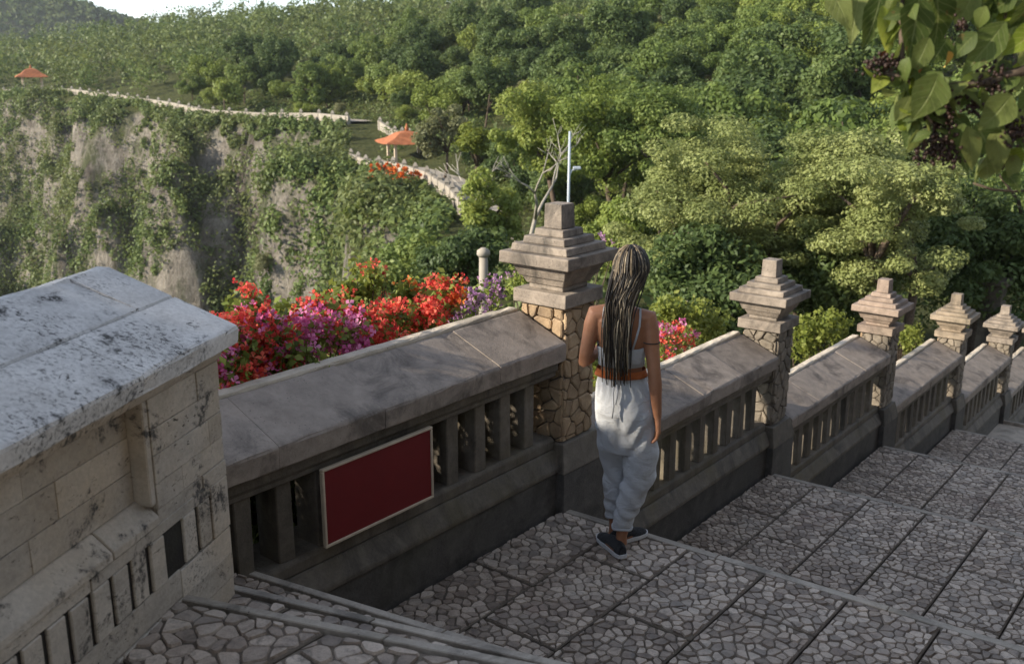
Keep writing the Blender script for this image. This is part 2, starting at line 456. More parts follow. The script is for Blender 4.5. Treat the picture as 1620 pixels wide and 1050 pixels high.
EDGE = [sight(*q) for q in [(-700, 150, 230), (-260, 150, 200), (0, 150, 165), (100, 149, 152), (190, 161, 138), (260, 172, 128), (310, 184, 120),
                            (400, 190, 113), (490, 191, 107), (540, 197, 101), (552, 225, 93), (540, 258, 84), (566, 270, 79), (610, 274, 75), (658, 290, 69),
                            (692, 316, 61), (710, 343, 54)]]
EDGE += [np.array(q, float) for q in [(-4.0, 44, -5.6), (-4.6, 33, -5.2), (-4.0, 24, -4.0), (-2.2, 14, -2.2), (-2.4, 9.5, -0.9), (-6.0, 6.5, -0.4), (-11, 3.5, 0.0), (-30, -12, 0.5)]]
EDGE = np.array(EDGE)
def edge_query(x, y):
    """signed distance to the cliff edge (positive inland) and the edge height there"""
    x = np.asarray(x, float); y = np.asarray(y, float)
    best = np.full(x.shape, 1e18); sign = np.ones(x.shape); wz = np.zeros(x.shape); ws = np.zeros(x.shape)
    for a, b in zip(EDGE[:-1], EDGE[1:]):
        dx, dy = b[0] - a[0], b[1] - a[1]
        L = dx * dx + dy * dy
        t = np.clip(((x - a[0]) * dx + (y - a[1]) * dy) / L, 0, 1)
        qx = a[0] + t * dx - x; qy = a[1] + t * dy - y
        d2 = qx * qx + qy * qy
        cr = dx * (y - a[1]) - dy * (x - a[0])
        near = d2 < best - 1e-9
        sign = np.where(near, np.where(cr > 0, 1.0, -1.0), sign)
        best = np.where(near, d2, best)
        z = a[2] + t * (b[2] - a[2])
        wgt = math.sqrt(L) / (d2 + 4.0) ** 2
        wz += wgt * z; ws += wgt
    return sign * np.sqrt(best), wz / ws
def land(x, y):
    x = np.asarray(x, float); y = np.asarray(y, float)
    d, ze = edge_query(x, y)
    # gullies and buttresses in the cliff
    cut_ = (fbm(x / 19, y / 19, 41) - 0.5) * 30 + (fbm(x / 5, y / 5, 43) - 0.5) * 6 + (fbm(x / 2.3, y / 2.3, 47, 2) - 0.4) * 2.0
    d = np.where(d < 0, np.minimum(d + np.clip(-d / 5, 0, 1) * cut_, -0.02), d)
    k = np.clip((y - 34) / 45, 0, 1); k = k * k * (3 - 2 * k)
    az = x / np.maximum(y, 5)
    slope = 0.225 + 0.05 * np.clip((az + 0.35) / 0.5, 0, 1)
    top = 118.0
    dd = np.maximum(d - 4.0, 0)
    up = k * slope * np.where(dd < top, dd - dd * dd / (3.2 * top), top - top / 3.2 - 0.10 * (dd - top))
    # the ridge drops towards the open left end
    up = up * np.clip(1.0 - 0.62 * np.clip((-az - 0.33) / 0.27, 0, 1), 0.2, 1)
    up = up + k * (fbm(x / 26, y / 26, 3) - 0.45) * 5.0 * np.clip(dd / 25, 0, 1)
    drop = np.maximum(-d, 0)
    rough = (fbm(x / 9, y / 9, 11) - 0.5)
    fall = np.where(drop < 1.6, drop * 0.8, 1.3 + (drop - 1.6) * 2.7 + rough * 9 * np.clip((drop - 2) / 6, 0, 1))
    shelf = np.clip((drop - 9) / 4, 0, 1) * (fbm(x / 16, y / 16, 21) - 0.45) * 14
    z = ze + up - np.maximum(fall - shelf, drop * 0.8)
    return np.maximum(z, -75.0)
def near_z(x, y):
    """keep the soil below the stairs"""
    z = land(x, y)
    q = np.stack([np.asarray(x, float) - P0[0], np.asarray(y, float) - P0[1]], -1)
    o = q[..., 0] * ND[0] + q[..., 1] * ND[1]; s = q[..., 0] * WD[0] + q[..., 1] * WD[1]
    stair = np.interp(s, [-9, -2.4, -1.2, 0.5, 3.2, 6, 9, 12, 17], [0.8, 0.6, -0.1, -0.1, -0.85, -1.5, -2.15, -2.8, -3.6]) - 0.62
    bed = 0.88 * np.clip((-0.38 - o) / 0.05, 0, 1) * np.clip((o + 1.5) / .3, 0, 1) * np.clip((0.1 - s) / .15, 0, 1) * np.clip((s + 3.2) / .3, 0, 1)
    m = np.clip((o + 1.6) / 1.0, 0, 1) * np.clip((22 - s) / 5, 0, 1)
    side = np.clip((-0.3 - o) / 4, 0, 1)
    below = np.minimum(z, stair)
    m2 = np.clip((o + 3.5) / 2.0, 0, 1) * np.clip((22 - s) / 5, 0, 1)
    return bed + z * (1 - m2) + np.where(o > -1.0, stair, np.minimum(np.maximum(z, stair - 0.6), stair)) * m2
def grid_mesh(name, xs, ys, fz):
    X, Y = np.meshgrid(xs, ys)
    Z = fz(X, Y)
    V = np.stack([X, Y, Z], -1).reshape(-1, 3)
    nx, ny = len(xs), len(ys)
    i = np.arange(nx - 1)[None, :] + np.arange(ny - 1)[:, None] * nx
    F = np.stack([i, i + 1, i + 1 + nx, i + nx], -1).reshape(-1, 4)
    return npmesh(name, V, F, True)

def terrain_mat():
    k = NT('hillside_and_cliff_rock')
    p = k.worldpos()
    g = k.n('ShaderNodeNewGeometry')
    sep = k.n('ShaderNodeSeparateXYZ'); k.l(g.outputs['Normal'], sep.inputs[0])
    flat = k.ramp(sep.outputs['Z'], [(0.55, 0.0), (0.80, 1.0)])
    sp = k.scalevec(p, (1, 1, 0.30))
    n1 = k.noise(0.16, 9, 0.68, sp, 0.5); n2 = k.noise(1.3, 9, 0.74, sp, 0.5); n3 = k.noise(4.5, 6, 0.7, p)
    bed = k.noise(0.35, 6, 0.6, k.scalevec(p, (0.3, 0.3, 2.2)), 0.8)
    rock = k.ramp(n2, [(0.28, (0.085, 0.074, 0.062)), (0.45, (0.25, 0.222, 0.185)), (0.6, (0.41, 0.37, 0.315)), (0.8, (0.66, 0.62, 0.55))])
    rock = k.mix(k.ramp(bed, [(0.42, 0.0), (0.6, 0.55)]), rock, (0.50, 0.44, 0.37))
    rock = k.mix(k.ramp(n1, [(0.5, 0.0), (0.60, 0.9)]), rock, (0.06, 0.05, 0.042))
    rock = k.mix(k.ramp(n3, [(0.35, 0.4), (0.6, 0.0)]), rock, (0.10, 0.085, 0.065))
    moss = k.ramp(k.noise(0.28, 9, 0.72, sp, 0.6), [(0.48, 0.0), (0.58, 0.8)])
    rock = k.mix(moss, rock, (0.085, 0.10, 0.04))
    grass = k.ramp(n2, [(0.3, (0.055, 0.07, 0.025)), (0.55, (0.11, 0.12, 0.045)), (0.8, (0.18, 0.155, 0.08))])
    col = k.mix(flat, rock, grass)
    h = k.math('ADD', n2, k.math('MULTIPLY', n3, 0.4))
    return k.fin(col, 0.95, 0.1, k.bump(h, 1.0, 1.1))
M['terrain'] = terrain_mat()
xs = np.concatenate([np.arange(-420, -120, 6.0), np.arange(-120, 14, 0.9), np.arange(14, 80, 2.5), np.arange(80, 330, 8.0)])
ys = np.concatenate([np.arange(-40, 20, 1.5), np.arange(20, 175, 0.9), np.arange(175, 300, 4), np.arange(300, 520, 10)])
tag(link('ground', grid_mesh('ground', xs, ys, near_z), M['terrain']), kind='structure')
# a second range of hills far off, and the sea below everything
def far_z(X, Y):
    r = np.clip((Y - 560) / 130, 0, 1)
    prof = np.interp(X / Y, [-1.2, -0.75, -0.6, -0.5, -0.42, -0.32, -0.1, 0.6], [84, 82, 76, 74, 58, 34, 45, 70])
    return -75 + r * (prof + 75 - 12) + (fbm(X / 60, Y / 60, 31) - 0.5) * 14 * r
fx = np.arange(-1000, 500, 14.0); fy = np.arange(540, 900, 14.0)
tag(link('hills', grid_mesh('hills', fx, fy, far_z), M['terrain']), kind='structure')
sea = NT('sea_water'); sea.fin((0.03, 0.09, 0.11), 0.12, 0.5, sea.bump(sea.noise(0.4, 6, 0.6, sea.worldpos()), 0.4, 0.3))
tag(link('water', pym('water', [(-3000, -600, -70), (1500, -600, -70), (1500, 3500, -70), (-3000, 3500, -70)], [(0, 1, 2, 3)]), sea.m), kind='structure')

# ------------------------------------------------------------------ stairs
M['nosing'] = stone_mat('worn_nosing_stone', (0.20, 0.185, 0.165), (0.31, 0.285, 0.255), (0.42, 0.39, 0.35), stain_amt=0.6)
TREADS = []          # (z, line nearer to the viewer, line of its nosing): s = a + b * (o - 0.5)
LINES = [(-7.5, 0.366), (-2.747, 0.366), (-2.387, 0.298), (-2.052, 0.19), (-1.90, 0.14), (-1.75, 0.09)]
ZUP = [0.865, 0.70, 0.525, 0.35, 0.175]
LAND_Z = [0.0, -0.74, -1.36, -2.02, -2.70, -3.38]
PIL_S = [0.17, 3.05, 5.85, 8.72, 11.55, 14.4]
NOSE = [0.02, 2.90, 5.70, 8.57, 11.4, 14.25]
O0, O1 = -0.44, 6.5
SROT = -WA
def stl(o, s, z=0.0):
    return (o, s, z)
stair_root = {}
def line_at(l, o):
    return l[0] + l[1] * (o - 0.5)
def clip_half(poly, nx, ny, c):
    """keep points with nx*x + ny*y <= c"""
    out = []
    n = len(poly)
    for i in range(n):
        a = poly[i]; b = poly[(i + 1) % n]
        da = nx * a[0] + ny * a[1] - c; db = nx * b[0] + ny * b[1] - c
        if da <= 0: out.append(a)
        if (da < 0 < db) or (db < 0 < da):
            t = da / (da - db)
            out.append((a[0] + (b[0] - a[0]) * t, a[1] + (b[1] - a[1]) * t))
    return out
def area(p):
    return 0.5 * abs(sum(p[i][0] * p[(i + 1) % len(p)][1] - p[(i + 1) % len(p)][0] * p[i][1] for i in range(len(p))))
def cells(poly, size, rng, gap=0.0052, stretch=1.25):
    """irregular stones packed in a convex polygon"""
    xs_ = [p[0] for p in poly]; ys_ = [p[1] for p in poly]
    nx = max(1, int(round((max(xs_) - min(xs_)) / size))); ny = max(1, int(round((max(ys_) - min(ys_)) / (size / stretch))))
    sx = (max(xs_) - min(xs_)) / nx; sy = (max(ys_) - min(ys_)) / ny
    seeds = []
    for j in range(-1, ny + 1):
        for i in range(-1, nx + 1):
            seeds.append((min(xs_) + (i + 0.5 + (0.5 if j % 2 else 0) + rng.uniform(-.46, .46)) * sx, min(ys_) + (j + 0.5 + rng.uniform(-.46, .46)) * sy))
    S_ = np.array(seeds)
    out = []
    for k, c in enumerate(seeds):
        d = S_ - np.array(c)
        dist = np.hypot(d[:, 0], d[:, 1])
        nb = [i for i in np.argsort(dist)[1:15]]
        p = list(poly)
        for i in nb:
            nxv, nyv = d[i] / dist[i]
            p = clip_half(p, nxv, nyv, nxv * c[0] + nyv * c[1] + dist[i] / 2 - gap * 0.5 * rng.uniform(0.3, 2.1))
            if len(p) < 3: break
        if len(p) >= 3 and area(p) > size * size * 0.08:
            out.append(p)
    return out
def cornercut(p, f=0.17):
    q = []
    for i in range(len(p)):
        a = p[i]; b = p[(i + 1) % len(p)]
        q.append((a[0] + (b[0] - a[0]) * f, a[1] + (b[1] - a[1]) * f)); q.append((a[0] + (b[0] - a[0]) * (1 - f), a[1] + (b[1] - a[1]) * (1 - f)))
    return q
def stone_vf(poly, z0, h, rng, base=0):
    p = cornercut(poly)
    cx = sum(a[0] for a in p) / len(p); cy = sum(a[1] for a in p) / len(p)
    n = len(p)
    tx, ty = rng.uniform(-.03, .03), rng.uniform(-.03, .03)
    V = [(a[0], a[1], z0) for a in p]
    V += [(cx + (a[0] - cx) * 0.90, cy + (a[1] - cy) * 0.90, z0 + h + (a[0] - cx) * tx + (a[1] - cy) * ty) for a in p]
    F = [tuple(base + n + i for i in range(n))]
    for i in range(n):
        j = (i + 1) % n
        F.append((base + i, base + j, base + n + j, base + n + i))
    return V, F
def lr_attr(me, vals):
    a = me.attributes.new('lr', 'FLOAT', 'POINT'); a.data.foreach_set('value', np.asarray(vals, np.float32))
prng = random.Random(17)
def pave(parent, slabs, z, single, size=0.078, vis=None):
    """slabs: convex polygons (o, s); stones bedded on each slab; the SINGLE largest on view as parts"""
    allst = []
    for poly in slabs:
        b = link('slab', polyslab(poly, z - 0.05, z, 0.004), M['slab'], parent)
        inner = poly
        cx = sum(a[0] for a in poly) / len(poly); cy = sum(a[1] for a in poly) / len(poly)
        inner = [(a[0] + (cx - a[0]) * 0.03, a[1] + (cy - a[1]) * 0.02) for a in poly]
        for c in cells(inner, size * prng.uniform(0.9, 1.1), prng):
            m = np.mean(c, axis=0)
            wpt = st(m[0], m[1], z)
            v = wpt - EYE; dep = v @ FW
            if dep > 0.3:
                px = 810 + FPX * v[0] / dep; py = 525 - FPX * (v @ UP) / dep
                seen = -40 < px < 1660 and -40 < py < 1090
                big = area(c) / dep ** 2 * (-v[2] / np.linalg.norm(v))
            else: seen = False; big = 0
            allst.append((big if seen else 0, c, b))
    allst.sort(key=lambda q: -q[0])
    V = []; F = []; L = []
    for i, (big, c, b) in enumerate(allst):
        h = prng.uniform(0.004, 0.011)
        lr = prng.random()
        if i < single and big > 0:
            v, f = stone_vf(c, z, h, prng)
            me = pym('stone', v, f); lr_attr(me, [lr] * len(v))
            link('stone', me, M['flag'], b)
        elif big > 0 or prng.random() < 0.8:
            v, f = stone_vf(c, z, h, prng, len(V)); V += v; F += f; L += [lr] * len(v)
    if V:
        me = pym('paving_stones', V, F); lr_attr(me, L)
        o = link('paving_stones', me, M['flag'], parent); o['kind'] = 'stuff'
def slab_grid(o0, o1, lineA, lineB, step=0.418, first=0.415, ln=0.74, gap=0.008, seed=1):
    """slabs between two slanting lines; joints run down the stairs, cross joints staggered"""
    r = random.Random(seed)
    edges = [o0]
    e = first
    while e < o1 - 0.1: edges.append(e); e += step
    edges.append(o1)
    out = []
    for i in range(len(edges) - 1):
        a, b = edges[i] + gap / 2, edges[i + 1] - gap / 2
        m = (a + b) / 2
        lo, hi = line_at(lineA, m), line_at(lineB, m)
        cuts = [lo]
        c = hi - (0.36 if i % 2 else 0.74) - r.uniform(-.04, .04)
        mid = []
        while c > lo + 0.22: mid.append(c); c -= ln * r.uniform(.92, 1.08)
        cuts += mid[::-1] + [hi]
        for k in range(len(cuts) - 1):
            f0 = (lambda o: line_at(lineA, o)) if k == 0 else (lambda o, q=cuts[k]: q + gap / 2)
            f1 = (lambda o: line_at(lineB, o)) if k == len(cuts) - 2 else (lambda o, q=cuts[k + 1]: q - gap / 2)
            out.append([(a, f0(a)), (b, f0(b)), (b, f1(b)), (a, f1(a))])
    return out
def step_solid(name, lineA, lineB, z, depth, mat=None, o0=O0, o1=O1):
    poly = [(o0, line_at(lineA, o0)), (o1, line_at(lineA, o1)), (o1, line_at(lineB, o1)), (o0, line_at(lineB, o0))]
    o = link(name, polyslab(poly, z - depth, z - 0.045), mat or M['step'], None, tuple(P0), SROT)
    tag(o, kind='structure')
    return o
def nosing(parent, line, z, width=0.035, o0=0.02, o1=O1, pieces=True):
    o = o0; r = random.Random(int(z * 1000) + 77)
    while o < o1:
        e = min(o + r.uniform(0.8, 1.0), o1)
        a, b = o + 0.003, e - 0.003
        poly = [(a, line_at(line, a) - width), (b, line_at(line, b) - width), (b, line_at(line, b) + 0.012), (a, line_at(line, a) + 0.012)]
        link('nosing', polyslab(poly, z - 0.055, z + 0.0055, 0.003), M['nosing'], parent)
        o = e
# the upper steps, fanned round the corner
for i, z in enumerate(ZUP):
    A = LINES[i]; B = LINES[i + 1]
    nm = 'landing' if i == 0 else 'stair_step'
    so_ = step_solid(nm, A, B, z, 1.2)
    nosing(so_, B, z, 0.022, o0=0.05 if i else 0.2, o1=4.5)
    Bq = (B[0] - 0.04, B[1])
    Aq = (A[0] + 0.02, A[1]) if i else (-3.9, 0.30)
    if i == 0:
        pave(so_, slab_grid(-0.2, 4.4, Aq, Bq, first=0.52, step=0.52, ln=0.6, seed=3), z, 300, size=0.074)
    elif i <= 2:
        pave(so_, slab_grid(0.0, 4.4, Aq, Bq, first=0.62, step=0.62, ln=0.9, seed=4 + i), z, 110, size=0.075)
    else:
        link('slab', polyslab([(0.02, line_at(Aq, 0.02)), (4.5, line_at(Aq, 4.5)), (4.5, line_at(Bq, 4.5)), (0.02, line_at(Bq, 0.02))], z - 0.04, z), M['step'], so_)
# landings, each followed by four steps that drop out of sight
prevline = LINES[-1]
for i, z in enumerate(LAND_Z):
    nl = (NOSE[i] + 0.02, 0.05 if i < 3 else 0.03)
    so_ = step_solid('landing', prevline, nl, z, 1.1)
    nosing(so_, nl, z, o1=O1)
    if i < 4:
        pave(so_, slab_grid(0.02, (4.6 if i < 2 else 2.95) , (prevline[0] + 0.02, prevline[1]), (nl[0] - 0.04, nl[1]), seed=20 + i), z, [300, 300, 0, 0][i], size=0.058)
        oe = 4.62 if i < 2 else 3.0
        link('slab', polyslab([(oe, line_at(prevline, oe) + .02), (O1, line_at(prevline, O1) + .02), (O1, line_at(nl, O1) - .045), (oe, line_at(nl, oe) - .045)], z - 0.04, z + .004), M['slab'], so_)
    nz = LAND_Z[i + 1] if i + 1 < len(LAND_Z) else z - 0.7
    rise = (z - nz) / 4
    cur = nl
    if i + 1 < len(LAND_Z):
        for k in range(1, 4):
            nx_ = (cur[0] + 0.29, 0.05 if i < 2 else 0.03)
            s2 = step_solid('stair_step', cur, nx_, z - rise * k, 1.1)
            nosing(s2, nx_, z - rise * k, o1=O1)
            link('slab', polyslab([(0.02, line_at(cur, .02) + .01), (O1, line_at(cur, O1) + .01), (O1, line_at(nx_, O1) - .04), (0.02, line_at(nx_, .02) - .04)], z - rise * k - 0.04, z - rise * k), M['step'], s2)
            cur = nx_
    prevline = cur
# ------------------------------------------------------------------ balustrades
M['edging'] = stone_mat('cream_edging_stone', (0.36, 0.32, 0.27), (0.50, 0.45, 0.385), (0.62, 0.56, 0.48), stain_amt=0.3)  # cream stone, kept lighter to paint the sunlit back edge of the coping
def balustrade(s0, s1, zl, label, n_open, near, lead=0.0):
    base = st(0, s0, zl)
    t = tag(empty('balustrade', tuple(base), SROT), label, 'balustrade', 'balustrade runs down the stairs')
    L = s1 - s0
    depth = 1.0
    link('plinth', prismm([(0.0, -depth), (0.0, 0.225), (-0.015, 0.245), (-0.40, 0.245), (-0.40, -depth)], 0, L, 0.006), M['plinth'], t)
    link('plinth_moulding', prismm([(0.022, 0.247), (0.022, 0.275), (-0.028, 0.365), (-0.34, 0.365), (-0.38, 0.275), (-0.38, 0.247)], 0, L, 0.006), M['rail'], t)
    link('bottom_rail', prismm([(-0.035, 0.367), (-0.035, 0.42), (-0.05, 0.435), (-0.30, 0.435), (-0.30, 0.367)], 0, L, 0.005), M['rail'], t)
    link('top_rail', prismm([(-0.028, 0.80), (-0.028, 0.828), (-0.012, 0.84), (-0.012, 0.898), (-0.33, 0.898), (-0.33, 0.80)], 0, L, 0.005), M['rail'], t)
    pitch = (L - lead) / n_open
    bw = 0.085 if near else pitch * 0.42
    me = None
    rng = random.Random(int(s0 * 100))
    for i in range(n_open + 1):
        y = lead + i * pitch
        if y < 0.05 or y > L - 0.03: continue
        me_ = boxm(-0.20, -0.052 + rng.uniform(-.003, .003), -bw / 2, bw / 2, 0.433, 0.802, 0.005, 0.003)
        o = link('baluster', me_, M['rail'], t); o.location = (0, y, 0)
    # coping slabs, worn and a little uneven
    n = max(2, int(round(L / 0.62)))
    cut = [0.0] + sorted(L * (k + rng.uniform(-.15, .15)) / n for k in range(1, n)) + [L]
    prof = [(0.034, 0.902), (0.038, 0.992), (0.028, 1.003), (-0.288, 1.133), (-0.300, 1.128), (-0.300, 0.902)]
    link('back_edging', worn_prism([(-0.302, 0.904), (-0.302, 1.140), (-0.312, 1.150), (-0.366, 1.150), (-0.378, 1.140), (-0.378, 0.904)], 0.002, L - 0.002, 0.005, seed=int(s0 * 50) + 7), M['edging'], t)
    for a, b in zip(cut[:-1], cut[1:]):
        dz = rng.uniform(-.0025, .0025); dx = rng.uniform(-.003, .003)
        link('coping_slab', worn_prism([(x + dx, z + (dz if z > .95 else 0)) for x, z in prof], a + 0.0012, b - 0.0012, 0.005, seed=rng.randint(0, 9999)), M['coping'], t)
    return t
balustrade(-2.62, -0.01, 0.0, 'widest grey stone balustrade run, with the red sign board on it', 12, True, lead=0.115)
balustrade(0.35, 2.87, LAND_Z[1], 'stone balustrade run beside the walking woman, between the first and second pillar', 12, True)
balustrade(3.23, 5.67, LAND_Z[2], 'stone balustrade run between the second and the third pillar', 11, False)
balustrade(6.03, 8.54, LAND_Z[3], 'stone balustrade run between the third and the fourth pillar', 11, False)
balustrade(8.90, 11.37, LAND_Z[4], 'stone balustrade run between the fourth and the fifth pillar', 11, False)
balustrade(11.73, 14.2, LAND_Z[5], 'lowest stone balustrade run, after the fifth pillar', 11, False)

# ------------------------------------------------------------------ pillars
M['rubble_grey'] = stone_mat('grey_rubble_stone', (0.09, 0.08, 0.07), (0.17, 0.15, 0.125), (0.27, 0.24, 0.20), stain_amt=0.5, tint=(0.1, 0.09, 0.06), rnd_amt=0.5, bump=0.9)
def rubble_face(parent, w, z0, z1, place, rng, size, proud=0.02, single=True):
    """irregular stones on a face; place maps (u, v, depth) to local coordinates"""
    poly = [(-w + .004, z0), (w - .004, z0), (w - .004, z1), (-w + .004, z1)]
    for c in cells(poly, size, rng, 0.0045, 1.15):
        p = cornercut(c, 0.13)
        cx = sum(a[0] for a in p) / len(p); cy = sum(a[1] for a in p) / len(p)
        h = proud * rng.uniform(0.55, 1.0); n = len(p)
        V = [place(a[0], a[1], -0.004) for a in p]
        V += [place(cx + (a[0] - cx) * 0.97, cy + (a[1] - cy) * 0.97, h * 0.75) for a in p]
        V += [place(cx + (a[0] - cx) * 0.80, cy + (a[1] - cy) * 0.80, h + rng.uniform(-.003, .003)) for a in p]
        F = [tuple(range(2 * n, 3 * n))]
        for r_ in (0, 1):
            for i in range(n):
                j = (i + 1) % n
                F.append((r_ * n + i, r_ * n + j, (r_ + 1) * n + j, (r_ + 1) * n + i))
        me = pym('rubble_stone', V, F)
        link('rubble_stone', me, M['rubble'] if single else M['rubble_grey'], parent)
def pillar(i, label, mat=None, tiltz=0.0, fin=True):
    zl = LAND_Z[i] if i < len(LAND_Z) else LAND_Z[-1] - .7
    c = st(-0.15, PIL_S[i], zl)
    rng = random.Random(100 + i)
    t = tag(empty('pillar', tuple(c), SROT + rng.uniform(-.012, .012)), label, 'pillar', 'stepped stone pillars down the stairs')
    mc = mat or M['cap']
    def sq(nm, h0, h1, z0, z1, m, bev=0.006, jit=0.002):
        """square block, half width h0 below and h1 above"""
        bm = bmesh.new()
        V = [bm.verts.new((sx * h + rng.uniform(-jit, jit), sy * h + rng.uniform(-jit, jit), z)) for h, z in ((h0, z0), (h1, z1)) for sx, sy in ((-1, -1), (1, -1), (1, 1), (-1, 1))]
        bm.faces.new(V[3::-1]); bm.faces.new(V[4:])
        for a in range(4):
            b = (a + 1) % 4
            bm.faces.new((V[a], V[b], V[4 + b], V[4 + a]))
        bmesh.ops.recalc_face_normals(bm, faces=bm.faces[:])
        bmesh.ops.bevel(bm, geom=bm.edges[:], offset=bev, segments=2, profile=0.5, affect='EDGES')
        me = bpy.data.meshes.new(nm); bm.to_mesh(me); bm.free()
        return link(nm, me, m, t)
    sq('base_block', 0.205, 0.205, -1.0, 0.235, M['plinth'])
    sq('base_moulding', 0.212, 0.175, 0.237, 0.40, M['rail'])
    sq('shaft_core', 0.138, 0.138, 0.40, 1.185, M['mortar'], 0.004)
    sz = 0.085 if i == 0 else 0.1
    rubble_face(t, 0.145, 0.405, 1.18, lambda u, v, d: (0.138 + d, u, v), rng, sz, single=i == 0)
    rubble_face(t, 0.145, 0.405, 1.18, lambda u, v, d: (-u, -0.138 - d, v) if False else (u, -0.138 - d, v), rng, sz, single=i == 0)
    rubble_face(t, 0.145, 0.405, 1.18, lambda u, v, d: (-u, 0.138 + d, v), rng, sz * 1.3)
    rubble_face(t, 0.145, 0.405, 1.18, lambda u, v, d: (-0.138 - d, -u, v), rng, sz * 1.3)
    sq('cap_plinth', 0.182, 0.182, 1.187, 1.265, mc)
    sq('neck', 0.118, 0.118, 1.265, 1.293, mc)
    sq('corbel', 0.128, 0.150, 1.293, 1.335, mc)
    sq('corbel', 0.160, 0.192, 1.335, 1.412, mc)
    sq('cap_slab', 0.240, 0.240, 1.412, 1.478, mc)
    sq('cap_tier', 0.192, 0.188, 1.478, 1.520, mc)
    sq('cap_tier', 0.145, 0.141, 1.520, 1.560, mc)
    sq('cap_tier', 0.100, 0.096, 1.560, 1.600, mc)
    sq('finial', 0.063, 0.059, 1.600, 1.735, mc, 0.005)
    return t
pillar(0, 'nearest and largest stone pillar with stepped cap, beside the woman')
pillar(1, 'second stone pillar down the stairs, just beyond the woman')
pillar(2, 'third stone pillar, reddish cap with a pale block on top', stone_mat('reddish_cap_stone', (0.12, 0.095, 0.08), (0.215, 0.17, 0.145), (0.34, 0.28, 0.24), stain_amt=0.6))
pillar(3, 'fourth stone pillar, brown stepped cap', stone_mat('brown_cap_stone', (0.12, 0.10, 0.08), (0.21, 0.175, 0.135), (0.33, 0.28, 0.225), stain_amt=0.5))
pillar(4, 'fifth stone pillar, small in the distance at the foot of the stairs')
pillar(5, 'farthest stone pillar, cut by the right edge of the view')

# ------------------------------------------------------------------ sign
t = tag(empty('sign_board', tuple(st(0.012, -1.40, 0.64)), SROT), 'blank dark red sign board with cream frame fixed to the balustrade', 'sign')
def board(nm, me, m): return link(nm, me, m, t)
hw, hh = 0.338, 0.182
board('panel', boxm(-0.006, 0.006, -hw + .008, hw - .008, -hh + .008, hh - .008, 0.002), M['redpaint'])
for a, b, c, d in ((-hw, hw, hh - .013, hh), (-hw, hw, -hh, -hh + .013), (-hw, -hw + .013, -hh + .013, hh - .013), (hw - .013, hw, -hh + .013, hh - .013)):
    board('frame_strip', boxm(-0.009, 0.013, a, b, c, d, 0.003), M['creampaint'])
for y in (-0.2, 0.2):
    board('bracket', boxm(-0.075, -0.0065, y - .012, y + .012, -0.02, 0.16, 0.002), M['rail'])

# ------------------------------------------------------------------ travertine wall
ZA = 0.0
t = tag(empty('travertine_wall', tuple(PA), -LA), 'pale pitted travertine wall with sloping lichened coping', 'wall')
T0 = -4.2
rng = random.Random(9)
link('core', boxm(-0.42, -0.068, T0, 0.015, -0.4, 1.53, 0.0), M['trav'], t)
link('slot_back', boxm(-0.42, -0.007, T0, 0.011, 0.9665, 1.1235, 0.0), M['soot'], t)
link('core', boxm(-0.42, -0.013, T0, 0.012, -0.4, 0.966, 0.0), M['trav'], t)
link('core', boxm(-0.42, -0.013, T0, 0.012, 1.124, 1.16, 0.0), M['trav'], t)
link('core', boxm(-0.42, -0.013, -0.385, 0.012, 1.16, 1.53, 0.0), M['trav'], t)
def course(x1, y0, y1, z0, z1, ln, depth=0.012, gap=0.0010, nm='block', mat=None, prd=0.003):
    y = y1
    k = 0
    while y > y0 + 0.02:
        e = max(y0, y - ln * rng.uniform(.75, 1.25))
        if e - y0 < ln * .35: e = y0
        if y1 - y0 < ln * 1.2: e = y0
        px_ = rng.uniform(-prd, prd)
        link(nm, boxm(x1 - depth, x1 + px_, e + gap, y - gap, z0 + gap, z1 - gap, 0.0016, 0.0004), mat or M['trav'], t)
        y = e; k += 1
# pier courses
for z0, z1, cut in ((1.452, 1.545, -0.12), (1.372, 1.452, -0.20), (1.285, 1.372, -0.07), (1.205, 1.285, -0.24), (1.15, 1.205, -0.13)):
    course(0.0, -0.385, cut, z0, z1, 1.0, 0.013); course(0.0, cut, 0.016, z0, z1, 1.0, 0.013)
# recessed panel
for z0, z1 in ((1.24, 1.335), (1.335, 1.44), (1.44, 1.535)):
    course(-0.055, T0, -0.415, z0, z1, 0.42, 0.014, 0.0008, prd=.0012)
link('panel_reveal', boxm(-0.068, -0.002, -0.414, -0.387, 1.225, 1.545, 0.004), M['trav'], t)
link('panel_moulding', prismm([(-0.068, 1.535), (-0.03, 1.537), (-0.012, 1.55), (-0.002, 1.575), (-0.068, 1.575)], T0, -0.388, 0.003), M['trav'], t)
# sloping ledge under the panel
for a, b in ((T0, -2.1), (-2.1, -1.25), (-1.25, -0.62), (-0.62, -0.39)):
    link('ledge', prismm([(-0.068, 1.165), (0.006, 1.165), (0.006, 1.19), (-0.05, 1.24), (-0.068, 1.24)], a + .002, b - .002, 0.003), M['trav'], t)
# upright blocks with shallow slots that show the black fill
y = -0.006; k = 0
link('block', boxm(-0.064, 0.002, -0.092, 0.016, 0.967, 1.148, 0.003), M['trav'], t)
y = -0.104
while y > T0 + 0.1:
    dark = -0.30 < y < -0.27
    m_ = M['plinth'] if dark else M['trav']
    link('upright_block', boxm(-0.065, -0.010 if dark else rng.uniform(-.001, .004), y - 0.0705, y - 0.0, 0.972 if not dark else .968, 1.1225, 0.003, 0.001), m_, t)
    y -= 0.0905
course(0.001, T0, -0.096, 1.124, 1.163, 0.5, 0.014)
# the band under the slots and the foot of the wall
course(0.0, -0.30, 0.016, 0.86, 0.963, 0.5, 0.014)
course(0.0, T0, -0.30, 0.875, 0.97, 0.55, 0.014)
course(0.002, T0, 0.016, 0.78, 0.872, 0.6, 0.014); course(0.0, -0.35, 0.016, 0.69, 0.778, 0.3, 0.014)
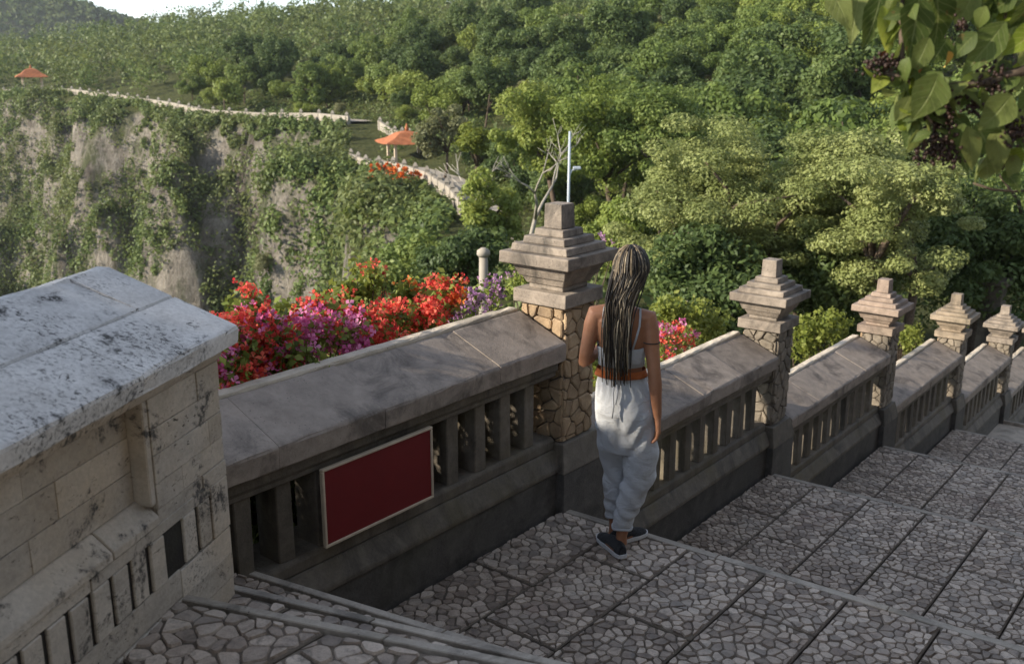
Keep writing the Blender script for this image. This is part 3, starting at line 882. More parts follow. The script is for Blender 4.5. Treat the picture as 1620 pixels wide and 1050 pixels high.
# moulding under the coping and the coping slabs
link('bed_moulding', prismm([(-0.40, 1.547), (0.004, 1.547), (0.014, 1.562), (0.022, 1.585), (-0.40, 1.585)], T0, 0.02, 0.003), M['trav'], t)
cut = [T0, -2.9, -1.95, -1.10, -0.47, 0.075]
for a, b in zip(cut[:-1], cut[1:]):
    link('coping_slab', worn_prism([(0.045, 1.588), (0.052, 1.643), (0.044, 1.652), (-0.17, 1.735), (-0.17, 1.588)], a + .0015, b - .0015, 0.005, seed=rng.randint(0, 9999)), M['trav_top'], t)
cut = [T0, -3.3, -2.3, -1.5, -0.75, -0.12, 0.075]
for a, b in zip(cut[:-1], cut[1:]):
    link('coping_slab', worn_prism([(-0.1735, 1.588), (-0.1735, 1.736), (-0.40, 1.824), (-0.44, 1.822), (-0.47, 1.79), (-0.47, 1.588)], a + .0015, b - .0015, 0.005, seed=rng.randint(0, 9999)), M['trav_top'], t)
# ------------------------------------------------------------------ foliage helpers
G = np.random.default_rng(42)
def unit(v):
    return v / (np.linalg.norm(v, axis=-1, keepdims=True) + 1e-9)
def leaf_quads(P, N, size, aspect=0.5, rng=G, bend=0.0, lr=None, sizevar=0.35, droop=0.0):
    """one pointed leaf (four-sided) at every point, lying across the direction N"""
    n = len(P)
    N = unit(N)
    r = rng.normal(size=(n, 3)); r[:, 2] -= droop
    T = unit(np.cross(np.cross(N, r), N))
    B = np.cross(N, T)
    s = size * (1 + sizevar * rng.uniform(-1, 1, (n, 1)))
    a = P - T * s * 0.5; c = P + T * s * 0.5
    b = P + B * s * aspect * 0.5 - T * s * 0.06 + N * s * bend; d = P - B * s * aspect * 0.5 - T * s * 0.06 + N * s * bend
    V = np.stack([a, b, c, d], 1).reshape(-1, 3)
    F = np.arange(n * 4).reshape(n, 4)
    L = np.repeat(rng.random(n) if lr is None else lr, 4)
    return V, F, L
def clump_points(centers, radii, n_per, rng=G, shell=0.45, flat=0.8, upbias=0.35, jitter=0.55):
    """leaf positions around clump centres with normals that mostly face outwards"""
    k = len(centers)
    D = unit(rng.normal(size=(k, n_per, 3)))
    R = np.asarray(radii)[:, None, None] * (shell + (1 - shell) * rng.random((k, n_per, 1)) ** 0.6)
    off = D * R; off[..., 2] *= flat
    P = np.asarray(centers)[:, None, :] + off
    Nn = D + np.array([0, 0, upbias]) + rng.normal(0, jitter, (k, n_per, 3))
    cl = np.repeat(rng.random(k)[:, None], n_per, 1)
    lr = np.clip(0.5 * cl + 0.5 * rng.random((k, n_per)), 0, 1)
    return P.reshape(-1, 3), Nn.reshape(-1, 3), lr.reshape(-1)
def crown_centers(n, rx, rz, z0, rng, lobes=5, hollow=0.35, top=0.0):
    """clump centres gathered in a few lobes, so that the outline is uneven"""
    lob = unit(rng.normal(size=(lobes, 3)) * np.array([1, 1, 0.75]) + np.array([0, 0, 0.25]))
    lob = lob * np.array([rx, rx, rz]) * rng.uniform(0.38, 0.66, (lobes, 1))
    lr_ = rng.uniform(0.36, 0.6, lobes)
    idx = rng.integers(0, lobes, n)
    d = unit(rng.normal(size=(n, 3))) * (hollow + (1 - hollow) * rng.random((n, 1)) ** 0.45)
    C = lob[idx] + d * np.array([rx, rx, rz]) * lr_[idx][:, None]
    C[:, 2] += z0
    return C
def limb_tubes(base, fork, targets, r0, rng, sag=0.12):
    """trunk up to the fork, limbs from there to the targets"""
    base = np.array(base, float); fork = np.array(fork, float)
    mid = (base + fork) / 2 + rng.normal(0, 0.05, 3) * np.linalg.norm(fork - base)
    tubes = [([base, mid, fork], [r0, r0 * 0.82, r0 * 0.68])]
    for tg in targets:
        m1 = fork + (tg - fork) * 0.45 + rng.normal(0, 0.07, 3) * np.linalg.norm(tg - fork) + np.array([0, 0, sag * np.linalg.norm(tg - fork)])
        tubes.append(([fork - (fork - mid) * 0.06, m1, tg], [r0 * 0.5, r0 * 0.32, r0 * 0.1]))
    return tubes
def leafmesh(name, V, F, L):
    return npmesh(name, V, F, False, {'lr': L})

def tree_proto(seed, h, rx, n_clump, n_leaf, leaf, clump_r, trunk_r=0.1, rz=None, zc=None, lobes=5, aspect=0.55, flat=0.8, upbias=0.35):
    rng = np.random.default_rng(seed)
    rz = rz or h * 0.36; zc = zc or h - rz * 0.95
    C = crown_centers(n_clump, rx, rz, zc, rng, lobes)
    P, Nn, lr = clump_points(C, clump_r * rng.uniform(0.7, 1.35, len(C)), n_leaf, rng, flat=flat, upbias=upbias)
    V, F, L = leaf_quads(P, Nn, leaf, aspect, rng, 0.08, lr)
    crown = leafmesh('crown', V, F, L)
    tg = C[rng.choice(len(C), min(6, len(C)), False)]
    trunk = tubes_mesh('trunk', limb_tubes((0, 0, -0.6), (rng.normal(0, .15), rng.normal(0, .15), zc * 0.55), tg, trunk_r, rng), 6)
    return crown, trunk
PROTO = []
for k_, (h, rx, nc, nl, lf, cr, mt) in enumerate([
        (5.2, 2.5, 46, 170, 0.22, 0.62, 'leafA'), (4.6, 2.3, 40, 180, 0.21, 0.6, 'leafB'), (6.0, 2.6, 52, 170, 0.23, 0.66, 'leafA'),
        (4.2, 2.4, 36, 180, 0.20, 0.62, 'leafC'), (5.0, 2.9, 50, 170, 0.22, 0.6, 'leafB'), (3.6, 2.0, 30, 170, 0.18, 0.55, 'leafE'),
        (5.6, 2.2, 46, 170, 0.21, 0.58, 'leafB'), (3.4, 2.3, 32, 180, 0.19, 0.58, 'leafC')]):
    c_, t_ = tree_proto(200 + k_, h, rx, nc, nl, lf, cr, 0.11)
    c_.materials.append(M[mt]); t_.materials.append(M['bark'])
    PROTO.append((c_, t_, h, rx))
def plant_tree(x, y, k, scale, label, group=None, name='tree', sink=0.0, rz=None, mats=None):
    z = float(near_z(np.array([x]), np.array([y]))[0]) - sink
    r = random.Random(int(x * 131 + y * 977))
    e = empty(name, (x, y, z), r.uniform(0, 6.28) if rz is None else rz)
    tag(e, label, 'tree', group)
    e.scale = (scale * r.uniform(.92, 1.08), scale * r.uniform(.92, 1.08), scale * r.uniform(.9, 1.1))
    link('crown', PROTO[k][0], None, e); link('trunk', PROTO[k][1], None, e)
    return e
def project(p):
    v = np.asarray(p, float) - EYE; dep = v @ FW
    return 810 + FPX * v[0] / dep, 525 - FPX * (v @ UP) / dep, dep

# ------------------------------------------------------------------ the wood on the hillside
KEEP = []        # clear pockets (x, y, radius): pavilions, path, special trees
PAV1 = sight(52, 137, 172); PAV2 = sight(645, 258, 84)
def far_path_d(x, y): return edge_query(np.array([x]), np.array([y]))[0][0]
for px, dd in ((900, 38), (830, 34), (790, 41), (1000, 36)): pass
cand = []
gr = np.random.default_rng(77)
yy = 27.0
while yy < 330:
    sp = 3.3 + yy * 0.017
    xx = -0.62 * yy - 8
    while xx < 0.60 * yy + 8:
        cand.append((xx + gr.uniform(-.45, .45) * sp, yy + gr.uniform(-.45, .45) * sp)); xx += sp
    yy += sp * 0.92
cand = np.array(cand)
dE, zE = edge_query(cand[:, 0], cand[:, 1])
zc_ = land(cand[:, 0], cand[:, 1])
pxs = 810 + FPX * cand[:, 0] / (cand[:, 1] * math.cos(PITCH) + (EYE[2] - zc_) * math.sin(PITCH))
ok = (dE > 4.2) & (pxs > -60) & (pxs < 1680)
# the headland with the lower path stays open, and so does the ground in front of the pavilion
ok &= ~((pxs < 742) & (cand[:, 1] < 92))
ok &= ~((np.hypot(cand[:, 0] - PAV2[0], cand[:, 1] - PAV2[1]) < 5.5))
ok &= ~((np.hypot(cand[:, 0] - PAV1[0], cand[:, 1] - PAV1[1]) < 8))
ok &= ~((pxs > 740) & (pxs < 1000) & (cand[:, 1] < 44))
ok &= ~((pxs > 990) & (cand[:, 1] < 30))
cand = cand[ok]; dE = dE[ok]
order = np.argsort(cand[:, 1])
cand = cand[order]; dE = dE[order]
n_ind = 0
wood = []
for (x, y), d in zip(cand, dE):
    r = random.Random(int(x * 91 + y * 37))
    if n_ind < 290:
        k = r.choice([0, 1, 2, 4, 6, 0, 1, 3, 5, 7]) if y > 40 else r.choice([1, 3, 4, 6, 7])
        sc = r.uniform(0.85, 1.5) * (1.0 if y > 45 else 0.8)
        if d < 8: sc *= 0.6
        nm = ['tall dark green tree', 'mid green round tree', 'tall dark green tree', 'bright green tree', 'mid green round tree', 'dry olive tree', 'mid green round tree', 'bright green tree'][k]
        tpx = project((x, y, 0))[0]
        place = next(q for lim, q in ((330, 'above the far end of the cliff path'), (560, 'behind the cliff path wall'), (760, 'behind the nearer pavilion'), (1000, 'behind the lamp pole'), (1250, 'behind the large feathery tree'), (9999, 'behind the overhanging bough')) if tpx < lim)
        band = ('low' if y < 58 else ('half way up the slope' if y < 85 else 'high up')) + ', ' + place
        plant_tree(x, y, k, sc, nm + ' ' + band, nm + 's ' + band, sink=0.9 * sc)
        n_ind += 1
    else:
        wood.append((x, y, r.random(), r.uniform(0.75, 1.35)))
# the farther trees read as one mass
V_ = []; F_ = []; L_ = []; nb = 0
wr = np.random.default_rng(5)
for (x, y, a, sc) in wood:
    z = float(land(np.array([x]), np.array([y]))[0])
    n = 14 if y < 110 else (10 if y < 170 else 7)
    R = 3.4 * sc
    C = np.array([x, y, z + 2.4 * sc]) + unit(wr.normal(size=(n, 3))) * np.array([R, R, R * 0.75]) * (0.35 + 0.5 * wr.random((n, 1)))
    C[:, 2] = np.maximum(C[:, 2], z + 0.4)
    P, Nn, lr = clump_points(C, np.full(n, 1.15 * sc), 46 if y < 110 else (20 if y < 170 else 13), wr)
    v, f, l = leaf_quads(P, Nn, 0.34 if y < 110 else (0.55 if y < 170 else 0.78), 0.65, wr, 0.08, np.clip(lr * 0.6 + a * 0.4, 0, 1))
    V_.append(v); F_.append(f + nb); L_.append(l); nb += len(v)
# undergrowth between the trunks
ux = wr.uniform(-95, 75, 16000); uy = wr.uniform(28, 135, 16000)
ud, _ = edge_query(ux, uy); uz = near_z(ux, uy)
upx = 810 + FPX * ux / (uy * math.cos(PITCH))
uk = (ud > 3.6) & (upx > -60) & (upx < 1700) & ~((upx < 742) & (uy < 80)) & (np.hypot(ux - PAV2[0], uy - PAV2[1]) > 3.6)
ux, uy, uz = ux[uk][:3200], uy[uk][:3200], uz[uk][:3200]
P, Nn, lr = clump_points(np.stack([ux, uy, uz + .3], 1), wr.uniform(.5, 1.2, len(ux)), 34, wr)
v, f, l = leaf_quads(P, Nn, .30, .6, wr, .08, lr)
V_.append(v); F_.append(f + nb); L_.append(l); nb += len(v)
o = link('distant_wood', leafmesh('distant_wood', np.concatenate(V_), np.concatenate(F_), np.concatenate(L_)), M['wood'])
tag(o, 'dense green wood covering the upper hillside to the ridge', 'wood', kind='stuff')
# woods on the far range
n = 5200
fxp = wr.uniform(-640, -120, n); fyp = wr.uniform(600, 720, n)
fzp = far_z(fxp, fyp)
P, Nn, lr = clump_points(np.stack([fxp, fyp, fzp + 1.5], 1), wr.uniform(2.0, 4.2, n), 14, wr)
v, f, l = leaf_quads(P, Nn, 2.6, 0.7, wr, 0.08, lr)
tag(link('far_wood', leafmesh('far_wood', v, f, l), M['wood']), 'hazy wooded ridge far behind the cliff path', 'wood', kind='stuff')

# ------------------------------------------------------------------ shrubs on the cliff
cr_ = np.random.default_rng(91)
n = 90000
x = cr_.uniform(-118, 8, n); y = cr_.uniform(38, 172, n)
d, ze = edge_query(x, y)
z = land(x, y)
keep = (d < 0.15) & (d > -26)
# bare rock shows in patches
bare = fbm(x / 13 + 5, y / 13 + z / 22, 51)
wild = fbm(x / 5, y / 5 + z / 9, 61)
keep &= (wild > np.where(y < 92, 0.22, 0.27 + 0.20 * (bare > 0.58)))
keep &= (x / y > -0.62)
x, y, z, d = x[keep], y[keep], z[keep], d[keep]
ob2 = sight(632, 287, 70)
far_ = np.hypot(x - ob2[0], y - ob2[1]) > 3.2
x, y, z, d = x[far_], y[far_], z[far_], d[far_]
sel = cr_.choice(len(x), min(9000, len(x)), False)
x, y, z, d = x[sel], y[sel], z[sel], d[sel]
rad_ = (0.5 + 1.5 * cr_.random(len(x)) ** 2) * np.where(d > -2.4, 0.42, 1.0)
P, Nn, lr = clump_points(np.stack([x, y, z + 0.25], 1), rad_, 54, cr_, flat=1.25)
v, f, l = leaf_quads(P, Nn, 0.40, 0.55, cr_, 0.08, lr, droop=0.5)
tag(link('cliff_shrubs', leafmesh('cliff_shrubs', v, f, l), M['cliffleaf']), 'shrubs and creepers clinging to the cliff face', 'shrubs', kind='stuff')

# ------------------------------------------------------------------ cliff path walls and pavilions
def path_wall(name, pts, label, h=0.78, post_h=1.12, gap=3.2, thick=0.28):
    pts = np.array(pts)
    e = empty(name, tuple(pts[0])); tag(e, label, 'wall', 'pale walls along the cliff path')
    off = pts[0]
    seg = np.linalg.norm(np.diff(pts[:, :2], axis=0), axis=1); cum = np.concatenate([[0], np.cumsum(seg)])
    V = []; F = []
    N_ = max(2, int(cum[-1] / 1.3))
    ss = np.linspace(0, cum[-1], N_)
    Q = np.stack([np.interp(ss, cum, pts[:, k]) for k in range(3)], 1)
    T = np.gradient(Q, axis=0); T[:, 2] = 0; T = unit(T); S_ = np.stack([T[:, 1], -T[:, 0], T[:, 2] * 0], 1)
    for q, s_ in zip(Q, S_):
        for a, b in ((-1, -1.2), (-1, h), (1, h), (1, -1.2)):
            V.append(q + s_ * a * thick / 2 + np.array([0, 0, b]) - off)
    for i in range(len(Q) - 1):
        for k in range(4):
            F.append((i * 4 + k, i * 4 + (k + 1) % 4, (i + 1) * 4 + (k + 1) % 4, (i + 1) * 4 + k))
    F += [(0, 1, 2, 3), tuple(4 * (len(Q) - 1) + k for k in (3, 2, 1, 0))]
    link('wall_body', pym('wall_body', V, F), M['whitewall'], e)
    pm = boxm(-0.17, 0.17, -0.17, 0.17, -1.2, post_h - 0.22, 0.02); cm = None
    bm = bmesh.new()
    bmesh.ops.create_cone(bm, cap_ends=True, segments=4, radius1=0.28, radius2=0.08, depth=0.26)
    bmesh.ops.rotate(bm, verts=bm.verts[:], cent=(0, 0, 0), matrix=Matrix.Rotation(math.pi / 4, 3, 'Z'))
    bmesh.ops.translate(bm, verts=bm.verts[:], vec=(0, 0, post_h - 0.05))
    cm = bpy.data.meshes.new('post_cap'); bm.to_mesh(cm); bm.free()
    for s_ in np.arange(0.3, cum[-1], gap):
        q = np.array([np.interp(s_, cum, pts[:, k]) for k in range(3)])
        o1 = link('post', pm, M['whitewall'], e); o1.location = tuple(q - off)
        o2 = link('post_cap', cm, M['whitewall'], o1)
    return e
def surf(px, dist, lift=0.0, py=150):
    p = sight(px, py, dist); p[2] = float(land(np.array([p[0]]), np.array([p[1]]))[0]) + lift
    return p
def inland(poly, d):
    """shift edge points inland by d"""
    out = []
    P = np.array(poly)
    for i in range(len(P)):
        t_ = P[min(i + 1, len(P) - 1)] - P[max(i - 1, 0)]
        n_ = np.array([-t_[1], t_[0], 0]); n_ /= np.linalg.norm(n_)
        q = P[i] + n_ * d
        out.append(q)
    return out
path_wall('path_wall', inland(EDGE[1:10], 0.9), 'long pale wall with small posts along the top of the far cliff')
path_wall('path_wall', inland(EDGE[11:17], 0.8), 'curving pale wall round the nearer headland in front of the pavilion', gap=2.4)
sa = [surf(598, 99, 0.1), surf(622, 96, -0.2), surf(650, 92.5, -0.3), surf(672, 90, -0.4)]
path_wall('path_wall', sa, 'short stair parapet with posts climbing behind the pavilion roof', gap=1.7)
# the paved path behind the walls
for pl, w_ in ((inland(EDGE[1:10], 2.4), 1.2), (inland(EDGE[11:17], 2.3), 1.1)):
    A = np.array(pl); T = unit(np.gradient(A, axis=0) * np.array([1, 1, 0])); S_ = np.stack([T[:, 1], -T[:, 0], T[:, 0] * 0], 1)
    V = np.concatenate([A + S_ * w_ + [0, 0, .25], A - S_ * w_ + [0, 0, .25]]); n_ = len(A)
    tag(link('path', pym('path', V, [(i, i + 1, n_ + i + 1, n_ + i) for i in range(n_ - 1)]), M['path']), kind='structure')
def pavilion(p, w, label, rz, post=2.3, rise=1.5):
    e = tag(empty('pavilion', tuple(p), rz), label, 'pavilion', 'orange roofed pavilions on the cliff path')
    link('platform', boxm(-w * .5, w * .5, -w * .5, w * .5, -1.0, 0.25, 0.03), M['step'], e)
    for sx in (-1, 1):
        for sy in (-1, 1):
            link('post', boxm(sx * w * .38 - .12, sx * w * .38 + .12, sy * w * .38 - .12, sy * w * .38 + .12, 0.25, post, 0.02), M['creampaint'], e)
    # hipped roof with upturned eaves
    V = []; R = [(0.66, 0.0), (0.62, 0.08), (0.42, 0.42), (0.22, 0.86), (0.05, 1.0)]
    for r_, z_ in R:
        for k in range(16):
            an = 2 * math.pi * k / 16
            c, s_ = math.cos(an), math.sin(an); q = 1 / max(abs(c), abs(s_))
            V.append((c * q * r_ * w, s_ * q * r_ * w, post - 0.1 + z_ * rise + (0.10 if (k % 4 == 2 and r_ > .6) else 0)))
    F = [(a * 16 + k, a * 16 + (k + 1) % 16, (a + 1) * 16 + (k + 1) % 16, (a + 1) * 16 + k) for a in range(4) for k in range(16)]
    F.append(tuple(64 + k for k in range(16))); F.append(tuple(15 - k for k in range(16)))
    rf = link('roof', pym('roof', V, F), M['tileroof'], e)
    link('roof_finial', tubes_mesh('roof_finial', [([(0, 0, post - .15 + rise), (0, 0, post + rise + .15), (0, 0, post + rise + .5)], [w * .05, w * .045, .03])], 8), M['tileroof'], rf)
    return e
p = PAV1.copy(); p[2] = float(land(np.array([p[0]]), np.array([p[1]]))[0]); pavilion(p, 3.8, 'small orange roofed pavilion at the far end of the cliff path', 0.5)
p = PAV2.copy(); p[2] = sight(645, 262, 84)[2]; pavilion(p, 3.5, 'nearer pavilion with orange tiled roof half hidden by trees', 0.35, post=2.0, rise=1.0)

# ------------------------------------------------------------------ trees one can pick out
def hero_tree(name, px, dist, top_py, width_px, label, seed, mat, leaf=0.12, n_clump=90, n_leaf=150, clump=0.5, lobes=7, flatk=0.75, bark='bark', rz_k=0.5, aspect=0.5, upbias=0.35, trunks=1, cat='tree', shift=0.0, bare_base=False, lrk=1.0):
    p = sight(px, 300, dist)
    z = float(near_z(np.array([p[0]]), np.array([p[1]]))[0])
    top = sight(px, top_py, dist)[2]
    R = width_px / FPX * dist / 2
    h = top - z
    rng = np.random.default_rng(seed)
    rz = min(h * 0.5, R * rz_k * 2)
    C = crown_centers(n_clump, R, rz, h - rz * 0.98, rng, lobes)
    ex = max(0.0, C[:, 2].max() + clump - h); C[:, 2] -= ex
    P, Nn, lr = clump_points(C, clump * rng.uniform(0.6, 1.35, len(C)), n_leaf, rng, flat=flatk, upbias=upbias)
    v, f, l = leaf_quads(P, Nn, leaf, aspect, rng, 0.08, lr)
    e = tag(empty(name, (p[0], p[1], z)), label, cat)
    link('crown', leafmesh('crown', v, f, l), M[mat], e)
    tubes = []
    for k in range(trunks):
        tg = C[rng.choice(len(C), min(9, len(C)), False)]
        b0 = (rng.normal(0, .25 * (trunks > 1)), rng.normal(0, .25 * (trunks > 1)), -0.5)
        tubes += limb_tubes(b0, (b0[0] * 2 + rng.normal(0, .2), b0[1] * 2 + rng.normal(0, .2), (h - rz) * rng.uniform(.55, .8)), tg, 0.05 + 0.014 * h, rng)
    link('trunk', tubes_mesh('trunk', tubes, 7), M[bark], e)
    return e
hero_tree('tree', 1215, 19, 165, 430, 'large spreading feathery tree, pale sunlit top, beyond the woman', 1, 'leafD', leaf=0.075, n_clump=190, n_leaf=480, clump=0.40, lobes=13, trunks=3, aspect=0.45, flatk=0.5, upbias=0.9)
hero_tree('tree', 1400, 18, 185, 330, 'wide feathery tree adjoining the large spreading one to its right', 2, 'leafD', leaf=0.075, n_clump=130, n_leaf=460, clump=0.40, lobes=10, trunks=2, aspect=0.45, flatk=0.5, upbias=0.9)
hero_tree('tree', 1570, 20.5, 215, 330, 'dark leafy tree standing over the foot of the stairs', 3, 'leafA', leaf=0.12, n_clump=120, n_leaf=260, clump=0.45, lobes=9, trunks=2)
hero_tree('tree', 1120, 17.0, 335, 240, 'dark green tree with thin trunks right behind the second balustrade', 4, 'leafA', leaf=0.11, n_clump=80, n_leaf=260, clump=0.4, lobes=7, trunks=4, bark='greybark')
hero_tree('tree', 1340, 18.5, 335, 240, 'dark green tree in shade behind the third pillar', 14, 'leafA', leaf=0.11, n_clump=90, n_leaf=260, clump=0.4, lobes=7, trunks=3)
hero_tree('tree', 965, 42, 85, 230, 'bright lobed green tree behind the lamp pole', 5, 'leafC', leaf=0.16, n_clump=70, n_leaf=340, clump=0.6, lobes=9)
hero_tree('tree', 865, 44, 120, 170, 'bright green tree left of the lamp pole, upper', 6, 'leafC', leaf=0.16, n_clump=60, n_leaf=340, clump=0.6, lobes=8)
hero_tree('tree', 1040, 40, 120, 200, 'mid green tree behind the feathery one and the lamp pole tree', 15, 'leafB', leaf=0.16, n_clump=60, n_leaf=340, clump=0.6, lobes=8)
hero_tree('tree', 985, 23, 300, 120, 'light green bushy tree just left of the large feathery tree', 7, 'leafC', leaf=0.12, n_clump=60, n_leaf=220, clump=0.36, lobes=6)
hero_tree('tree', 755, 46, 190, 60, 'small lime topped tree beside the bare tree', 8, 'leafY', leaf=0.22, n_clump=18, n_leaf=160, clump=0.42, lobes=3)
hero_tree('tree', 770, 36, 255, 95, 'pointed green tree in front of the bare pale tree', 9, 'leafC', leaf=0.19, n_clump=40, n_leaf=170, clump=0.42, lobes=4, rz_k=0.9)
hero_tree('tree', 700, 70, 160, 85, 'grey green twiggy tree beside the pavilion roof', 10, 'leafE', leaf=0.26, n_clump=36, n_leaf=130, clump=0.55, lobes=5)
hero_tree('tree', 655, 33, 365, 150, 'dark green bush clump on the headland below the curving wall', 11, 'leafB', leaf=0.18, n_clump=50, n_leaf=170, clump=0.45, lobes=6)
hero_tree('tree', 735, 27, 350, 120, 'dark shaded tree above the pale post', 12, 'leafA', leaf=0.15, n_clump=50, n_leaf=170, clump=0.4, lobes=6)
hero_tree('tree', 505, 116, 95, 70, 'tall dark round tree above the cliff path wall', 16, 'leafB', leaf=0.34, n_clump=50, n_leaf=120, clump=0.7, lobes=5)
hero_tree('tree', 365, 122, 120, 46, 'round light green tree standing alone behind the cliff path wall', 13, 'leafC', leaf=0.4, n_clump=34, n_leaf=110, clump=0.8, lobes=4)

# bushes on the near spur
sg = np.random.default_rng(314)
bx = sg.uniform(-34, -2, 900); by = sg.uniform(44, 90, 900)
bd, _ = edge_query(bx, by)
ob_ = sight(635, 288, 70)
bk = np.where((bd < -3.5) & (bd > -18) & (np.hypot(bx - ob_[0], by - ob_[1]) > 5.5))[0][:46]
for i_, q in enumerate(bk):
    r_ = random.Random(int(q))
    hb_ = 'low on the spur' if bd[q] < -8 else 'on the spur below the curving wall'
    e = plant_tree(float(bx[q]), float(by[q]), r_.choice([3, 7, 1, 7, 5]), r_.uniform(.38, .72), 'round green bush ' + hb_, 'bushes ' + hb_, name='bush', sink=1.0)
    e['category'] = 'bush'

# the bare pale tree
p = sight(835, 340, 38); z = float(near_z(np.array([p[0]]), np.array([p[1]]))[0])
e = tag(empty('bare_tree', (p[0], p[1], z)), 'leafless pale grey tree with forked branches', 'tree')
tub = []
brg = np.random.default_rng(8)
def branch(a, d, L, r, lvl):
    a = np.array(a); d = np.array(d) / np.linalg.norm(d)
    m = a + d * L * 0.5 + brg.normal(0, .05, 3) * L; b = a + d * L + np.array([0, 0, .06 * L])
    tub.append(([a, m, b], [r, r * .82, r * .6]))
    if lvl:
        for _ in range(2 if lvl > 2 else 3):
            nd = d + brg.normal(0, .42, 3); nd[2] = abs(nd[2]) * .6 + .25
            branch(b, nd, L * brg.uniform(.6, .85), r * .55, lvl - 1)
hT = sight(835, 205, 38)[2] - z
branch((0, 0, -.3), (0.12, 0, 1), hT * .42, .13, 4)
branch((0.02, 0, hT * .12), (-0.8, .1, .8), hT * .35, .09, 3)
link('branches', tubes_mesh('branches', tub, 6), M['greybark'], e)

# lamp pole behind the first pillar, pale post below it
p = sight(900, 262, 24); z = float(near_z(np.array([p[0]]), np.array([p[1]]))[0]); tp = sight(901, 208, 24)[2] - z
e = tag(empty('lamp_pole', (p[0], p[1], z)), 'slim blue grey pole with a small lamp arm behind the first pillar', 'pole')
link('pole', tubes_mesh('pole', [([(0, 0, -.4), (0, 0, tp * .6), (0.012, 0, tp)], [.040, .036, .030])], 10), M['metal'], e)
za = sight(905, 268, 24)[2] - z
link('arm', tubes_mesh('arm', [([(0, 0, za - .2), (.08, 0, za - .02), (.22, -.02, za)], [.02, .02, .02])], 6), M['metal'], e)
link('lamp_head', boxm(.10, .29, -.07, .05, za - .0, za + .07, .015), M['metal'], e)
p = sight(765, 430, 21); z = float(near_z(np.array([p[0]]), np.array([p[1]]))[0]); tp = sight(765, 392, 21)[2] - z
e = tag(empty('post', (p[0], p[1], z)), 'pale grey round post with a wider cap among dark bushes', 'post')
link('shaft', tubes_mesh('shaft', [([(0, 0, -.5), (0, 0, tp * .5), (0, 0, tp - .2)], [.12, .11, .095])], 14), M['whitewall'], e)
link('cap', tubes_mesh('cap', [([(0, 0, tp - .2), (0, 0, tp - .14), (0, 0, tp - .06), (0, 0, tp)], [.10, .15, .14, .05])], 14), M['whitewall'], e)
# low stone gatepost seen between the trees at the foot of the stairs
p = sight(1572, 470, 19.5); z = float(near_z(np.array([p[0]]), np.array([p[1]]))[0]); tp = sight(1572, 440, 19.5)[2] - z
e = tag(empty('gatepost', (p[0], p[1], z), -WA), 'plain square grey stone gatepost under the dark trees', 'gatepost')
link('shaft', boxm(-.2, .2, -.2, .2, -.5, tp - .12, .02), M['rail'], e); link('cap', boxm(-.3, .3, -.3, .3, tp - .12, tp, .02), M['rail'], e)

# ------------------------------------------------------------------ flowering shrubs behind the balustrade
def bract_mesh(P, size, rng, name='flowers'):
    """each flower: three bent papery bracts"""
    n = len(P)
    ax = unit(rng.normal(size=(n, 3)) + np.array([0.15, -0.5, 0.6]))
    r = unit(np.cross(ax, rng.normal(size=(n, 3)))); b = np.cross(ax, r)
    Vs = []; Ls = []
    lr = rng.random(n)
    s = size * rng.uniform(.75, 1.25, (n, 1))
    for k in range(3):
        an = 2 * math.pi * k / 3
        d = r * math.cos(an) + b * math.sin(an); q = -r * math.sin(an) + b * math.cos(an)
        a0 = P; a2 = P + d * s * .85 + ax * s * .55
        a1 = P + d * s * .5 + q * s * .42 + ax * s * .42; a3 = P + d * s * .5 - q * s * .42 + ax * s * .42
        Vs.append(np.stack([a0, a1, a2, a3], 1)); Ls.append(np.repeat(np.clip(lr + rng.normal(0, .12, n), 0, 1), 4).reshape(n, 4))
    V = np.stack(Vs, 1).reshape(-1, 3); L = np.stack(Ls, 1).reshape(-1)
    return leafmesh(name, V, np.arange(len(V)).reshape(-1, 4), L)
def flower_shrub(loc, blobs, label, seed, flower, n_flower, n_leaf, leafmat='leafC', fsize=0.025, leaf=0.045, stems=12, ground=None, hang=0.0, ftop=0.0):
    """blobs: (dx, dy, dz, radius) relative to the foot"""
    rng = np.random.default_rng(seed)
    e = tag(empty('flowering_shrub', tuple(loc)), label, 'shrub', 'flowering shrubs behind the balustrade')
    B = np.array(blobs, float)
    wv = B[:, 3] ** 2; wv /= wv.sum()
    def pts(n, r0, r1, cl):
        # sprays: many small bunches inside each blob
        nb = max(6, n // cl)
        i = rng.choice(len(B), nb, p=wv)
        d = unit(rng.normal(size=(nb, 3)) + np.array([0.1, -.25, .35]))
        c = B[i, :3] + d * B[i, 3:4] * (r0 + (r1 - r0) * rng.random((nb, 1)))
        return np.repeat(c, cl, 0) + rng.normal(0, 1, (nb * cl, 3)) * 0.026
    LP = pts(n_leaf, .2, 1.0, 6)
    v, f, l = leaf_quads(LP, rng.normal(size=LP.shape) + np.array([0, -.2, .7]), leaf, .6, rng, .08)
    o = link('leaves', leafmesh('leaves', v, f, l), M[leafmat], e); o['kind'] = 'stuff'
    if n_flower:
        parts = flower if isinstance(flower, list) else [(flower, 1.0)]
        for fm, fr in parts:
            o = link('flowers', bract_mesh(pts(int(n_flower * fr), .55, 1.08, 9), fsize, rng), M[fm], e); o['kind'] = 'stuff'
    tubs = []
    for _ in range(stems):
        i = rng.choice(len(B), p=wv); tgt = B[i, :3] + rng.normal(0, .4, 3) * B[i, 3]
        m = tgt * .5 + rng.normal(0, .05, 3)
        tubs.append(([(rng.normal(0, .03), rng.normal(0, .03), -.05), m, tgt], [.010, .007, .003]))
    link('stems', tubes_mesh('stems', tubs, 5), M['bark'], e)
    return e
